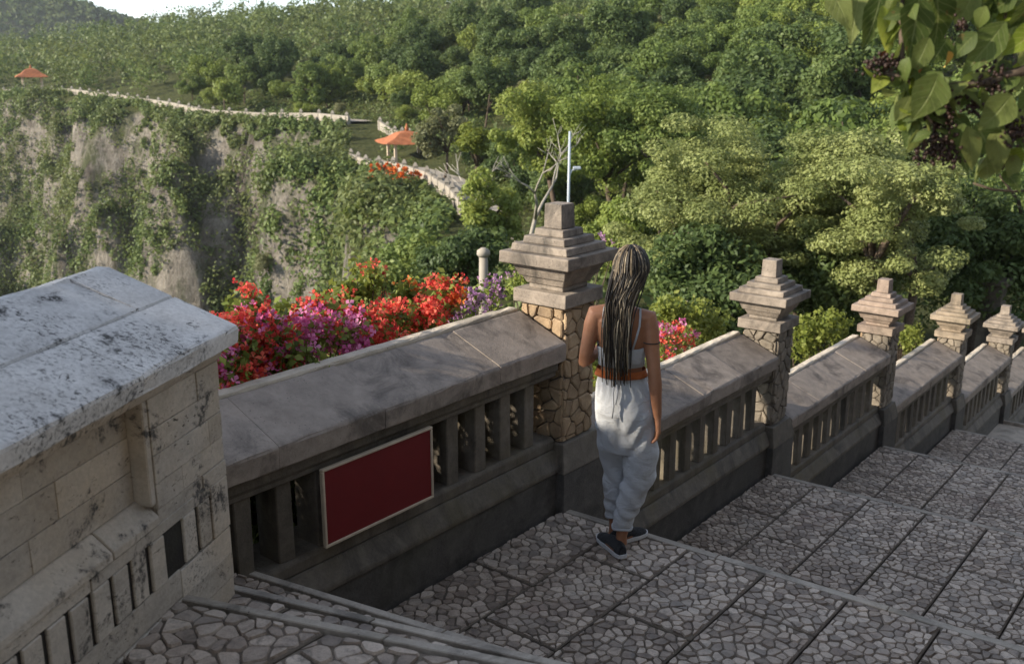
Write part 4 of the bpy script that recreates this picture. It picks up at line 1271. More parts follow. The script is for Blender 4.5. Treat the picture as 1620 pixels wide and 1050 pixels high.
def shrub_at(specs, dist_foot, **kw):
    """specs: (px, py, dist, radius)"""
    W = [np.append(sight(a, b, c), r) for a, b, c, r in specs]
    W = np.array(W)
    foot = W[:, :3].mean(0); foot[2] = float(near_z(np.array([foot[0]]), np.array([foot[1]]))[0]) - 0.02
    W[:, :3] -= foot
    return flower_shrub(foot, W, **kw)
shrub_at([(385, 520, 4.3, .13), (400, 495, 4.45, .10), (372, 560, 4.2, .13), (430, 560, 4.35, .14), (365, 590, 4.1, .10)], 0, label='scarlet bougainvillea next to the travertine wall', seed=1, flower=[('fl_red', .75), ('fl_mag', .25)], n_flower=640, n_leaf=1100)
shrub_at([(460, 545, 4.5, .13), (505, 535, 4.65, .14), (545, 530, 4.75, .11), (480, 575, 4.4, .10), (350, 580, 4.05, .09)], 0, label='magenta bougainvillea in the middle of the scarlet ones', seed=2, flower=[('fl_mag', .85), ('fl_red', .15)], n_flower=620, n_leaf=800)
shrub_at([(440, 585, 4.35, .09), (420, 545, 4.5, .10), (500, 500, 4.9, .09)], 0, label='low scarlet bougainvillea before the magenta one', seed=3, flower='fl_red', n_flower=300, n_leaf=420)
shrub_at([(570, 520, 5.0, .12), (620, 510, 5.15, .13), (665, 510, 5.3, .11), (595, 535, 4.9, .10), (545, 515, 5.0, .11)], 0, label='scarlet bougainvillea behind the middle of the sign balustrade', seed=4, flower='fl_red', n_flower=740, n_leaf=800)
shrub_at([(700, 470, 5.7, .12), (690, 495, 5.6, .10), (715, 460, 5.8, .09), (680, 500, 5.5, .09)], 0, label='scarlet bougainvillea nearest the first pillar', seed=5, flower=[('fl_red', .85), ('fl_ora', .15)], n_flower=380, n_leaf=420)
shrub_at([(745, 480, 6.6, .13), (770, 470, 6.9, .13), (720, 490, 6.3, .10)], 0, label='pale mauve bougainvillea at the foot of the first pillar', seed=6, flower='fl_mau', n_flower=240, n_leaf=420)
shrub_at([(560, 470, 5.6, .14), (590, 450, 5.7, .12), (525, 485, 5.4, .10), (560, 425, 5.8, .07), (640, 478, 5.8, .12)], 0, label='tall thin shrub with yellow green leaves above the red flowers', seed=7, flower='fl_red', n_flower=36, n_leaf=800, leafmat='leafY', leaf=0.045)
shrub_at([(450, 505, 4.9, .10), (650, 470, 5.9, .12), (700, 455, 6.0, .09)], 0, label='small leafy shrub poking up between the flowers', seed=17, flower='fl_ora', n_flower=30, n_leaf=700, leafmat='leafC')
shrub_at([(1055, 545, 8.4, .20), (1075, 535, 8.7, .18), (1040, 560, 8.2, .15)], 0, label='coral flowering shrub right of the woman', seed=8, flower=[('fl_red', .6), ('fl_mag', .4)], n_flower=420, n_leaf=500)
shrub_at([(945, 575, 6.6, .16), (955, 600, 6.4, .12)], 0, label='yellow green shrub with red flowers behind the woman', seed=9, flower='fl_red', n_flower=50, n_leaf=650, leafmat='leafY')
shrub_at([(1080, 505, 9.6, .28), (1120, 515, 9.8, .25), (1050, 500, 9.5, .2)], 0, label='lime green shrub behind the second balustrade run', seed=10, flower='fl_red', n_flower=0, n_leaf=1700, leafmat='leafY', leaf=0.06)
shrub_at([(1285, 530, 11.2, .32), (1320, 520, 11.5, .26), (1270, 555, 11.0, .2)], 0, label='lime green shrub behind the third balustrade run', seed=11, flower='fl_red', n_flower=0, n_leaf=1700, leafmat='leafY', leaf=0.06)
shrub_at([(830, 440, 8.6, .16), (815, 455, 8.3, .12), (960, 400, 9.0, .16)], 0, label='green shrub with pink tips around the cap of the first pillar', seed=12, flower='fl_mau', n_flower=60, n_leaf=800, leafmat='leafC')
shrub_at([(1435, 545, 13.5, .25), (1440, 530, 13.8, .2)], 0, label='small lime shrub behind the fourth balustrade run', seed=13, flower='fl_red', n_flower=0, n_leaf=700, leafmat='leafY', leaf=0.06)
shrub_at([(600, 277, 72.5, 1.0), (640, 292, 68.5, 1.3), (655, 307, 67, .9), (620, 283, 71, .9)], 0, label='orange flowering bush spilling over the headland below the curving wall', seed=14, flower='fl_ora', n_flower=900, n_leaf=900, leafmat='leafE', fsize=.16, leaf=.28)
# ------------------------------------------------------------------ the woman
def skin_mat():
    k = NT('brown_skin')
    p = k.coord('Object')
    c = k.mix(k.ramp(k.noise(9, 4, 0.6, p), [(0.35, 0.0), (0.7, 1.0)]), (0.30, 0.135, 0.070), (0.40, 0.19, 0.105))
    k.fin(c, 0.48, 0.35, k.bump(k.noise(220, 3, 0.5, p), 0.08, 0.002))
    k.b.inputs['Subsurface Weight'].default_value = 0.12
    k.b.inputs['Subsurface Radius'].default_value = (0.012, 0.005, 0.003)
    return k.m
def cloth_mat(name, col, scale=260, bump=0.8):
    k = NT(name)
    p = k.coord('Object')
    c = k.mix(k.ramp(k.noise(5, 4, 0.6, p), [(0.3, 0.0), (0.7, 1.0)]), tuple(x * .9 for x in col), col)
    wv = k.n('ShaderNodeTexWave'); wv.inputs['Scale'].default_value = scale; wv.inputs['Distortion'].default_value = 1.5
    k.l(p, wv.inputs['Vector'])
    crz = k.math('ABSOLUTE', k.math('SUBTRACT', k.noise(7, 4, .55, k.scalevec(p, (1, 1, 1.7)), 1.4), 0.5))
    hgt = k.math('ADD', k.math('ADD', k.math('MULTIPLY', wv.outputs['Fac'], .12), k.math('MULTIPLY', k.noise(26, 5, .6, p), .5)), k.math('MULTIPLY', crz, 3.0))
    k.fin(c, 0.85, 0.15, k.bump(hgt, bump, 0.014))
    k.b.inputs['Sheen Weight'].default_value = 0.15
    return k.m
M['skin'] = skin_mat()
M['white_cloth'] = cloth_mat('white_cotton', (0.66, 0.675, 0.69))
M['orange_cloth'] = cloth_mat('orange_sash_cloth', (0.52, 0.13, 0.02))
M['shoe'] = cloth_mat('black_shoe_cloth', (0.018, 0.018, 0.02))
M['sole'] = plain('white_rubber', (0.62, 0.62, 0.62), 0.6, 0.3, 0.1, 30, 0.05)
def hair_mat():
    k = NT('braided_hair')
    a = k.attr('lr'); p = k.coord('Object')
    st_ = k.noise(60, 3, 0.6, k.scalevec(p, (1.2, 1.2, 0.9)))
    c = k.ramp(k.math('ADD', k.math('MULTIPLY', a, .75), k.math('MULTIPLY', st_, .35)), [(0.30, (0.013, 0.010, 0.008)), (0.54, (0.045, 0.033, 0.021)), (0.72, (0.20, 0.15, 0.09)), (0.96, (0.52, 0.45, 0.33))])
    return k.fin(c, 0.5, 0.4, k.bump(k.vor(230, p), 0.5, 0.003))
M['hair'] = hair_mat()

WOMAN = np.array([0.55, 4.72, 0.0])
YAW = rad(-8)
woman = tag(empty('person', tuple(WOMAN), YAW), 'woman with long braids, white top and loose white trousers, walking down the stairs', 'person')
woman.scale = (0.965, 0.965, 0.975)
def remeshed(name, tubes, voxel, smooth_it, seg=16, extra=None):
    V = []; F = []
    for pts, rads in tubes:
        v, f = tube_arrays(pts, rads, seg, True, len(V)); V += v; F += f
    if extra:
        for v, f in extra:
            b = len(V); V += list(v); F += [tuple(i + b for i in q) for q in f]
    me = pym(name + '_src', V, F)
    ob = bpy.data.objects.new(name + '_src', me); COL.objects.link(ob)
    m = ob.modifiers.new('r', 'REMESH'); m.mode = 'VOXEL'; m.voxel_size = voxel; m.use_smooth_shade = True
    if smooth_it:
        s = ob.modifiers.new('s', 'SMOOTH'); s.factor = 0.5; s.iterations = smooth_it
    dg = bpy.context.evaluated_depsgraph_get(); dg.update()
    out = bpy.data.meshes.new_from_object(ob.evaluated_get(dg))
    out.name = name
    bpy.data.objects.remove(ob); bpy.data.meshes.remove(me)
    out.polygons.foreach_set('use_smooth', [True] * len(out.polygons))
    return out
def ellipsoid(c, r, n=14, m=10):
    V = []; F = []
    for i in range(m + 1):
        th = math.pi * i / m
        for k in range(n):
            ph = 2 * math.pi * k / n
            V.append((c[0] + r[0] * math.sin(th) * math.cos(ph), c[1] + r[1] * math.sin(th) * math.sin(ph), c[2] + r[2] * math.cos(th)))
    for i in range(m):
        for k in range(n):
            F.append((i * n + k, (i + 1) * n + k, (i + 1) * n + (k + 1) % n, i * n + (k + 1) % n))
    return V, F
def ringtube(rows, n=20):
    """rows of (cx, cy, z, rx, ry): horizontal ellipses stacked up"""
    V = []; F = []
    for cx, cy, z, rx, ry in rows:
        for k in range(n):
            a = 2 * math.pi * k / n
            V.append((cx + rx * math.cos(a), cy + ry * math.sin(a), z))
    m = len(rows)
    for i in range(m - 1):
        for k in range(n):
            F.append((i * n + k, i * n + (k + 1) % n, (i + 1) * n + (k + 1) % n, (i + 1) * n + k))
    F.append(tuple(range(n))[::-1]); F.append(tuple((m - 1) * n + k for k in range(n)))
    return V, F
# joints (metres, origin between the feet; x to her right, y the way she walks)
HEAD = np.array([0.035, 0.035, 1.525])
JL = dict(sh=(-0.142, 0.0, 1.305), el=(-0.192, -0.025, 1.06), wr=(-0.095, 0.17, 1.10))
JR = dict(sh=(0.134, 0.0, 1.290), el=(0.172, -0.05, 1.015), wr=(0.196, -0.075, 0.79))
torso = ringtube([(0.03, 0.0, 0.80, 0.115, 0.085), (0.02, 0.0, 0.88, 0.12, 0.088), (0.006, 0.0, 0.95, 0.112, 0.078), (0.0, 0.0, 0.985, 0.108, 0.074), (0.0, 0.0, 1.02, 0.108, 0.074), (0.0, 0.0, 1.08, 0.108, 0.074),
                  (-.002, 0.0, 1.15, 0.118, 0.082), (-.004, -.002, 1.22, 0.130, 0.085), (-.005, -.006, 1.28, 0.138, 0.076), (-.005, -.008, 1.325, 0.112, 0.056), (-.003, -.004, 1.352, 0.066, 0.046), (0.0, 0.0, 1.37, 0.046, 0.044)], 24)
neck = ringtube([(0.0, -0.002, 1.33, 0.055, 0.05), (0.006, 0.006, 1.38, 0.045, 0.046), (0.018, 0.018, 1.43, 0.042, 0.045), (0.028, 0.022, 1.47, 0.044, 0.05)], 16)
skull = ellipsoid(HEAD + np.array([0, -0.005, 0.018]), (0.074, 0.092, 0.098), 20, 14)
jaw = ellipsoid(HEAD + np.array([0.004, 0.035, -0.045]), (0.052, 0.055, 0.062), 16, 10)
fx_ = lambda x, y, z: tuple(HEAD + np.array([x, y, z]))
face = [([fx_(0.003, 0.086, 0.02), fx_(0.004, 0.102, -0.012), fx_(0.004, 0.098, -0.022)], [0.008, 0.013, 0.010]),
        ([fx_(-0.02, 0.082, -0.047), fx_(0.004, 0.092, -0.047), fx_(0.028, 0.082, -0.047)], [0.006, 0.009, 0.006]),
        ([fx_(-0.04, 0.076, 0.036), fx_(0.0, 0.090, 0.036), fx_(0.045, 0.076, 0.036)], [0.008, 0.009, 0.008])]
ears = [ellipsoid(HEAD + np.array([sx * 0.076, 0.008, -0.004]), (0.010, 0.018, 0.03), 10, 8) for sx in (-1, 1)]
def arm(J, bulge=1.0):
    s, e, w_ = (np.array(J[k]) for k in ('sh', 'el', 'wr'))
    inner = s + np.array([-0.06 if s[0] > 0 else 0.06, 0, 0.005])
    return [([inner, s, s + (e - s) * .2, s + (e - s) * .5, s + (e - s) * .85, e, e + (w_ - e) * .25, e + (w_ - e) * .6, w_],
             [.052, .050, .047, .041, .035, .034, .036, .029, .0225])]
def hand(w_, d, across, palm_n, curl, L=0.165, side=1):
    """palm and five fingers from the wrist W along D; ACROSS points to the little finger"""
    w_ = np.array(w_); d = np.array(d) / np.linalg.norm(d); across = np.array(across, float); across -= d * (across @ d); across /= np.linalg.norm(across)
    nrm = np.cross(d, across); nrm = nrm if nrm @ np.array(palm_n) > 0 else -nrm
    T = []
    pl = L * .5
    for q in (-.9, -.3, .3, .9):
        T.append(([w_ - d * .01, w_ + d * pl * .45 + across * q * .018, w_ + d * pl + across * q * .030], [.019, .0155, .0125]))
    for q, fl in ((-1.0, .92), (-.34, 1.0), (.34, .95), (1.0, .76)):
        a = w_ + d * pl * .96 + across * q * .031
        f_ = L * .5 * fl
        c1 = math.cos(curl); s1 = math.sin(curl); c2 = math.cos(curl * 2.1); s2 = math.sin(curl * 2.1); c3 = math.cos(curl * 3); s3 = math.sin(curl * 3)
        b = a + (d * c1 + nrm * s1) * f_ * .44; c = b + (d * c2 + nrm * s2) * f_ * .32; e = c + (d * c3 + nrm * s3) * f_ * .24
        T.append(([a - d * .012, b, c, e], [.0098, .0092, .0082, .0066]))
    a = w_ + d * pl * .28 - across * .020
    b = a + (d * .62 - across * .7 + nrm * .35) * .034; c = b + (d * .9 - across * .22 + nrm * .35) * .030; e = c + (d * .95 + nrm * .3) * .022
    T.append(([a, b, c, e], [.0145, .0115, .0098, .0075]))
    return T
hR = hand(JR['wr'], (0.05, 0.05, -1.0), (0.15, -1, 0), (-1, 0, 0), 0.36)
hL = hand(JL['wr'], (0.75, 0.62, 0.22), (0, 0.2, -1), (0.3, -1, 0), 0.5)
LEG = dict(L=((-0.035, 0.0, 0.84), (-0.016, 0.07, 0.46), (-0.012, 0.068, 0.105)), R=((0.09, 0.0, 0.84), (0.112, 0.03, 0.46), (0.030, -0.072, 0.115)))
legs = []
for k in 'LR':
    a, b, c = (np.array(q) for q in LEG[k])
    legs.append(([a, a + (b - a) * .5, b, b + (c - b) * .3, b + (c - b) * .75, c, c + np.array([0, .0, -.05])], [.072, .066, .052, .052, .036, .030, .032]))
FOOT = dict(R=(np.array([0.036, -0.125, 0.0]), np.array([-0.085, 0.09, 0.0])), L=(np.array([-0.020, 0.015, 0.0]), np.array([0.150, 0.175, 0.0])))
for k in 'LR':
    h_, t_ = FOOT[k]
    d = (t_ - h_)
    legs.append(([h_ + d * .12 + np.array([0, 0, .05]), h_ + d * .5 + np.array([0, 0, .045]), h_ + d * .9 + np.array([0, 0, .03])], [.034, .036, .026]))
# widen the leg base so that ankle and foot join
body = remeshed('body', arm(JL) + arm(JR) + hR + hL + face + legs, 0.006, 2, 14, [torso, neck, skull, jaw] + ears)
link('body', body, M['skin'], woman)

# loose trousers, tapered to a cropped hem, with folds
def fold(me, fn):
    n = len(me.vertices); a = np.empty(n * 3, np.float32); me.vertices.foreach_get('co', a); b = np.empty(n * 3, np.float32); me.vertices.foreach_get('normal', b)
    a = a.reshape(-1, 3); b = b.reshape(-1, 3)
    a += b * fn(a)[:, None].astype(np.float32)
    me.vertices.foreach_set('co', a.ravel()); me.update()
hip = ringtube([(0.045, 0.0, 0.58, 0.13, 0.10), (0.042, -.004, 0.65, 0.155, 0.118), (0.038, -.008, 0.72, 0.162, 0.128), (0.030, -.012, 0.80, 0.162, 0.130), (0.016, -.006, 0.88, 0.148, 0.112), (0.004, 0, 0.95, 0.130, 0.095), (0, 0, 0.995, 0.121, 0.086)], 28)
pl_ = ringtube([(-0.012, 0.07, 0.165, 0.050, 0.052), (-0.012, 0.072, 0.20, 0.055, 0.058), (-0.012, 0.085, 0.33, 0.068, 0.072), (-0.016, 0.09, 0.46, 0.078, 0.084), (-0.028, 0.05, 0.58, 0.090, 0.10), (-0.04, 0.01, 0.72, 0.090, 0.11)], 22)
pr_ = ringtube([(0.032, -0.070, 0.165, 0.052, 0.054), (0.038, -0.064, 0.20, 0.058, 0.062), (0.080, -0.045, 0.33, 0.074, 0.078), (0.118, -0.03, 0.45, 0.086, 0.092), (0.118, -0.015, 0.58, 0.094, 0.104), (0.10, 0.005, 0.72, 0.092, 0.115)], 22)
pants = remeshed('trousers', [], 0.006, 4, 14, [hip, pl_, pr_])
def pf(a):
    x, y, z = a[:, 0], a[:, 1], a[:, 2]
    m = np.clip((z - .15) / .06, 0, 1) * np.clip((1.0 - z) / .1, 0, 1)
    diag = np.sin((z * 1.0 + x * 0.55) * 52 + 2.0 * np.sin(x * 23 + y * 11)) * np.clip(1 - np.abs(z - .40) / .18, 0, 1) * .0065
    hipf = np.sin((z * .75 - np.abs(x) * 0.9) * 60 + 1.4 * np.sin(x * 31)) * np.clip(1 - np.abs(z - .70) / .15, 0, 1) * .0055
    gath = np.sin(np.arctan2(y, x) * 17 + np.sin(z * 40)) * np.clip(1 - np.abs(z - .955) / .09, 0, 1) * .0055
    seat = -np.exp(-((x - .005) / .022) ** 2) * np.clip(1 - np.abs(z - .72) / .13, 0, 1) * (y < 0) * .016
    low = np.sin(z * 95 + x * 40 + 2 * np.sin(y * 30)) * np.clip(1 - np.abs(z - .24) / .10, 0, 1) * .005
    big = (fbm(x * 9 + 3, z * 9 + y * 5, 71) - .47) * .016
    return (diag + hipf + gath + low + big) * m + seat
fold(pants, pf)
link('trousers', pants, M['white_cloth'], woman)
# rolled hems and drawstring
for (cx, cy, z, r) in ((-0.012, 0.07, 0.166, .050), (0.032, -0.070, 0.166, .052)):
    ring = [(cx + r * math.cos(a), cy + r * math.sin(a), z + .004 * math.sin(3 * a)) for a in np.linspace(0, 2 * math.pi, 25)]
    link('hem', tubes_mesh('hem', [(ring, [.0075] * 25)], 6), M['white_cloth'], woman)
link('waist_tie', tubes_mesh('waist_tie', [([(-.028, -.105, .985), (-.035, -.128, .93), (-.030, -.146, .86), (-.036, -.15, .80)], [.006, .005, .005, .004]), ([(-.020, -.105, .985), (-.012, -.13, .93), (-.02, -.146, .87)], [.006, .005, .004])], 6), M['white_cloth'], woman)
def band(rows, name, mat, thick=0.006, a0=0, a1=2 * math.pi, n=40, wav=0.0):
    V = []; F = []
    full = abs(a1 - a0 - 2 * math.pi) < 1e-6
    m = len(rows)
    for cx, cy, z, rx, ry in rows:
        for k in range(n + 1):
            a = a0 + (a1 - a0) * k / n
            V.append((cx + (rx + thick + wav * math.sin(9 * a + z * 90)) * math.cos(a), cy + (ry + thick + wav * math.sin(9 * a + z * 90)) * math.sin(a), z))
    for i in range(m - 1):
        for k in range(n):
            q = i * (n + 1) + k
            F.append((q, q + 1, q + n + 2, q + n + 1))
    me = pym(name, V, F, True)
    o = link(name, me, mat, woman)
    s = o.modifiers.new('t', 'SOLIDIFY'); s.thickness = .004; s.offset = 1
    return o
band([(0, 0, 0.988, 0.124, 0.088), (0, 0, 1.0, 0.120, 0.085), (0, 0, 1.012, 0.116, 0.081), (0, 0, 1.026, 0.113, 0.079)], 'sash', M['orange_cloth'], 0.0115, wav=.001)
band([(0, 0, 1.045, 0.111, 0.077), (0, 0, 1.085, 0.110, 0.076), (-.001, 0, 1.12, 0.114, 0.079), (-.002, 0, 1.145, 0.118, 0.082)], 'camisole', M['white_cloth'], 0.006, wav=.0018)
band([(-.002, 0, 1.147, 0.118, 0.082), (-.004, -.002, 1.19, 0.125, 0.086), (-.004, -.002, 1.23, 0.130, 0.088)], 'camisole_front', M['white_cloth'], 0.006, rad(8), rad(172), 24)
for sx in (-1, 1):
    pts = [(sx * .062 - .004, -.088, 1.15), (sx * .078 - .004, -.094, 1.21), (sx * .092 - .004, -.090, 1.27), (sx * .094 - .004, -.070, 1.318), (sx * .092 - .004, -.028, 1.352 - .004), (sx * .086 - .004, .03, 1.335), (sx * .078, .078, 1.27), (sx * .07, .09, 1.2)]
    link('strap', tubes_mesh('strap', [(pts, [(.0055, .0035)] * len(pts))], 8), M['white_cloth'], woman)
# shoes
def shoe(k):
    h_, t_ = FOOT[k]
    d = (t_ - h_); L = np.linalg.norm(d); d = d / L; s_ = np.array([d[1], -d[0], 0])
    rows = [(-.012, .024, .07), (.02, .034, .085), (.07, .036, .095), (.12, .036, .078), (.17, .044, .058), (.22, .042, .045), (.252, .024, .032)]
    V = []; F = []; n = 14
    for x, hw_, ht in rows:
        for q in range(n):
            a = 2 * math.pi * q / n
            zz = ht / 2 + .012 + math.sin(a) * ht / 2
            V.append(h_ + d * (x * L / .245) + s_ * math.cos(a) * hw_ * (1 - .25 * max(0, math.sin(a))) + np.array([0, 0, zz]))
    for i in range(len(rows) - 1):
        for q in range(n):
            F.append((i * n + q, i * n + (q + 1) % n, (i + 1) * n + (q + 1) % n, (i + 1) * n + q))
    F.append(tuple(range(n))); F.append(tuple((len(rows) - 1) * n + q for q in range(n))[::-1])
    sh = link('shoe', remeshed('shoe', [], .005, 3, 8, [(V, F)]), M['shoe'], woman)
    V = []; m = 20
    out = []
    for x, hw_ in ((-.018, .012), (-.01, .026), (.03, .038), (.10, .039), (.17, .047), (.22, .044), (.25, .028), (.262, .010)): out.append((x, hw_))
    loop = [(x, w_) for x, w_ in out] + [(x, -w_) for x, w_ in out[::-1]]
    n2 = len(loop)
    for zz in (0.006, .026):
        for x, w_ in loop: V.append(h_ + d * (x * L / .245) + s_ * w_ + np.array([0, 0, zz + .008]))
    F = [tuple(range(n2))[::-1], tuple(range(n2, 2 * n2))] + [(i, (i + 1) % n2, n2 + (i + 1) % n2, n2 + i) for i in range(n2)]
    link('sole', pym('sole', V, F), M['sole'], sh)
shoe('R'); shoe('L')
# braids: parted along the crown, falling over the back and shoulders
hr = np.random.default_rng(12)
V = []; F = []; LR = []
HC = HEAD + np.array([0, -0.008, 0.016])
def scalp(th, ph, k=1.0):
    return HC + np.array([0.083 * math.sin(th) * math.cos(ph), 0.100 * math.sin(th) * math.sin(ph), 0.108 * math.cos(th)]) * k
nstr = 190
for i in range(nstr):
    ph = hr.uniform(rad(165), rad(375)) if i % 6 else hr.uniform(rad(20), rad(160))
    th0 = abs(hr.normal(0, .32)); layer = hr.uniform(1.0, 1.14)
    pts = []
    lead = ph + hr.normal(0, .06)
    thmax = hr.uniform(1.5, 1.75)
    if i % 6 == 0: lead = ph + (math.pi * 1.5 - ph if abs(ph - math.pi * 1.5) < .1 else 0); thmax = 1.35; lead = rad(185) if ph > rad(90) else rad(-5)
    for q in range(6):
        f_ = q / 5
        pp = ph + (lead - ph) * f_
        pts.append(scalp(th0 + (thmax - th0) * f_, pp, layer))
    p = pts[-1].copy()
    # fall: gather towards the middle of the back, hang behind the shoulders
    gx = -0.022 + (p[0] - HC[0]) * hr.uniform(.22, .66) + hr.normal(0, .010)
    length = .32 + .27 * hr.random() ** 1.4
    back = -0.108 - hr.uniform(0, .028)
    nst = 9
    wob = hr.uniform(0, 6.28)
    for q in range(1, nst + 1):
        f_ = q / nst
        z = p[2] - length * f_
        x = p[0] + (gx - p[0]) * min(1, f_ * 2.6) + .006 * math.sin(wob + f_ * 7)
        yb = p[1] + (back - p[1]) * min(1, f_ * 2.6)
        if z < 1.0: yb = min(yb, -.118)
        pts.append(np.array([x, yb + .004 * math.sin(wob * 2 + f_ * 9), z]))
    r0 = hr.uniform(.0032, .0047)
    v, f = tube_arrays(pts, [r0 * (1 + .12 * (-1) ** q) for q in range(6)] + [r0 * (1.02 - .45 * (q / nst) ** 2) for q in range(1, nst + 1)], 5, True, len(V))
    V += v; F += f; LR += [float(np.clip(hr.beta(1.1, 1.3), 0, 1))] * len(v)
vc, fc = ellipsoid(HC, (0.080, 0.096, 0.104), 24, 16)
# hair cap without the face
b0 = len(V)
V += vc; LR += [0.12] * len(vc)
F += [tuple(i + b0 for i in q) for q in fc if not (np.mean([vc[i][1] for i in q]) > HC[1] + .045 and np.mean([vc[i][2] for i in q]) < HC[2] + .055)]
me = pym('braided_hair', V, F, True); lr_attr(me, LR)
link('braided_hair', me, M['hair'], woman)
# thin band round the upper right arm
pr = np.array(JR['sh']) + (np.array(JR['el']) - np.array(JR['sh'])) * .42
ring = [(pr[0] + .0435 * math.cos(a), pr[1] + .0435 * math.sin(a), pr[2]) for a in np.linspace(0, 2 * math.pi, 20)]
link('arm_band', tubes_mesh('arm_band', [(ring, [.003] * 20)], 5), M['shoe'], woman)
# ------------------------------------------------------------------ the leafy bough overhead
def veined(name, dark, mid, light, vein, trans):
    k = NT(name)
    col = k.ramp(k.rnd(), [(0.1, dark), (0.5, mid), (0.9, light)])
    u = k.attr('lu'); v = k.attr('lv')
    au = k.math('ABSOLUTE', u)
    rib = k.ramp(au, [(0.02, 1.0), (0.075, 0.0)])
    lat = k.math('SINE', k.math('SUBTRACT', k.math('MULTIPLY', v, 46.0), k.math('MULTIPLY', au, 12.0)))
    latm = k.ramp(lat, [(0.86, 0.0), (0.98, 0.7)])
    vm = k.math('MAXIMUM', rib, latm)
    blot = k.noise(26, 6, 0.7, k.worldpos())
    col = k.mix(k.ramp(blot, [(0.52, 0.0), (0.68, 0.6)]), col, tuple(c * .45 for c in dark))
    col = k.mix(k.math('MULTIPLY', k.ramp(k.noise(60, 4, 0.6, k.worldpos()), [(0.64, 0.0), (0.7, 1.0)]), 0.6), col, (0.16, 0.09, 0.03))
    col = k.mix(k.math('MULTIPLY', vm, 0.55), col, vein)
    k.fin(col, 0.55, 0.28, k.bump(k.math('SUBTRACT', k.math('MULTIPLY', blot, 0.4), vm), 0.5, 0.004))
    tr = k.n('ShaderNodeBsdfTranslucent')
    hs = k.n('ShaderNodeHueSaturation'); hs.inputs['Hue'].default_value = 0.485; hs.inputs['Value'].default_value = 1.6
    k.l(col, hs.inputs['Color']); k.l(hs.outputs[0], tr.inputs['Color'])
    mx = k.n('ShaderNodeMixShader'); mx.inputs[0].default_value = trans
    k.l(k.b.outputs[0], mx.inputs[1]); k.l(tr.outputs[0], mx.inputs[2]); k.l(mx.outputs[0], k.out.inputs['Surface'])
    return k.m
M['bigleaf'] = veined('broad_leaf', (0.06, 0.09, 0.02), (0.11, 0.15, 0.035), (0.19, 0.22, 0.065), (0.24, 0.27, 0.10), 0.38)
M['youngleaf'] = veined('young_broad_leaf', (0.14, 0.19, 0.018), (0.22, 0.28, 0.035), (0.30, 0.34, 0.07), (0.36, 0.38, 0.12), 0.45)
M['yellowleaf'] = plain('dry_yellow_leaf', (0.62, 0.40, 0.10), 0.6, 0.2, 0.2, 30)
M['redleaf'] = plain('dry_red_leaf', (0.5, 0.12, 0.05), 0.6, 0.2, 0.2, 30)
M['berry'] = plain('dark_purple_fruit', (0.035, 0.018, 0.013), 0.5, 0.35, 0.4, 60)
TRUNK = np.array([3.3, 1.5, 0.86])
bough = tag(empty('overhanging_tree', tuple(TRUNK)), 'broad leaved tree whose bough with dark fruit hangs in from the upper right', 'tree')
def rel(p): return np.asarray(p) - TRUNK
BR = 2.15
main = [sight(1700, 95, BR), sight(1620, 112, BR), sight(1560, 130, BR), sight(1500, 138, BR), sight(1450, 128, BR), sight(1400, 116, BR)]
up = [sight(1560, -140, BR + .1), sight(1440, -60, BR + .06), sight(1426, 0, BR + .03), sight(1427, 88, BR), sight(1434, 120, BR)]
low = [sight(1440, 128, BR), sight(1452, 165, BR), sight(1475, 195, BR - .02)]
low2 = [sight(1560, 132, BR), sight(1590, 170, BR + .04), sight(1600, 230, BR + .05), sight(1585, 270, BR + .05)]
top2 = [sight(1560, -140, BR + .1), sight(1500, -60, BR + .1), sight(1500, 10, BR + .1)]
top3 = [sight(1640, -120, BR + .15), sight(1600, -30, BR + .12), sight(1590, 30, BR + .1)]
twig = [sight(1540, 290, BR + .25), sight(1570, 300, BR + .25), sight(1602, 303, BR + .27), sight(1660, 300, BR + .3)]
fork = np.array([3.0, 1.7, 3.3])
conn = [fork, np.array([2.3, 2.0, 2.95]), sight(1700, 95, BR)]
conn2 = [fork + np.array([-.05, 0, .1]), np.array([2.1, 2.1, 3.2]), sight(1640, -120, BR + .15)]
conn3 = [np.array([2.1, 2.1, 3.2]), np.array([1.6, 2.2, 3.1]), sight(1560, -140, BR + .1)]
conn4 = [fork + np.array([0, 0.02, -.2]), np.array([2.1, 2.3, 2.6]), sight(1660, 300, BR + .3)]
link('trunk', tubes_mesh('trunk', [([rel(TRUNK + [0, 0, -.3]), rel([3.25, 1.55, 1.9]), rel([3.05, 1.68, 2.9]), rel(fork)], [.16, .13, .11, .09]), ([rel(fork), rel([3.3, 1.9, 4.2]), rel([3.5, 2.2, 5.2])], [.085, .06, .03])], 12), M['bark'], bough)
def limb(pts, r0, r1):
    n = len(pts)
    link('branch', tubes_mesh('branch', [([rel(p) for p in pts], [r0 + (r1 - r0) * i / (n - 1) for i in range(n)])], 8), M['bark'], bough)
limb(conn, .04, .014); limb(conn2, .035, .012); limb(conn3, .02, .010); limb(conn4, .02, .004)
limb(main, .013, .005); limb(up, .008, .005); limb(low, .005, .003); limb(low2, .006, .003); limb(top2, .006, .003); limb(top3, .006, .003); limb(twig, .003, .0025)
lrng = np.random.default_rng(3)
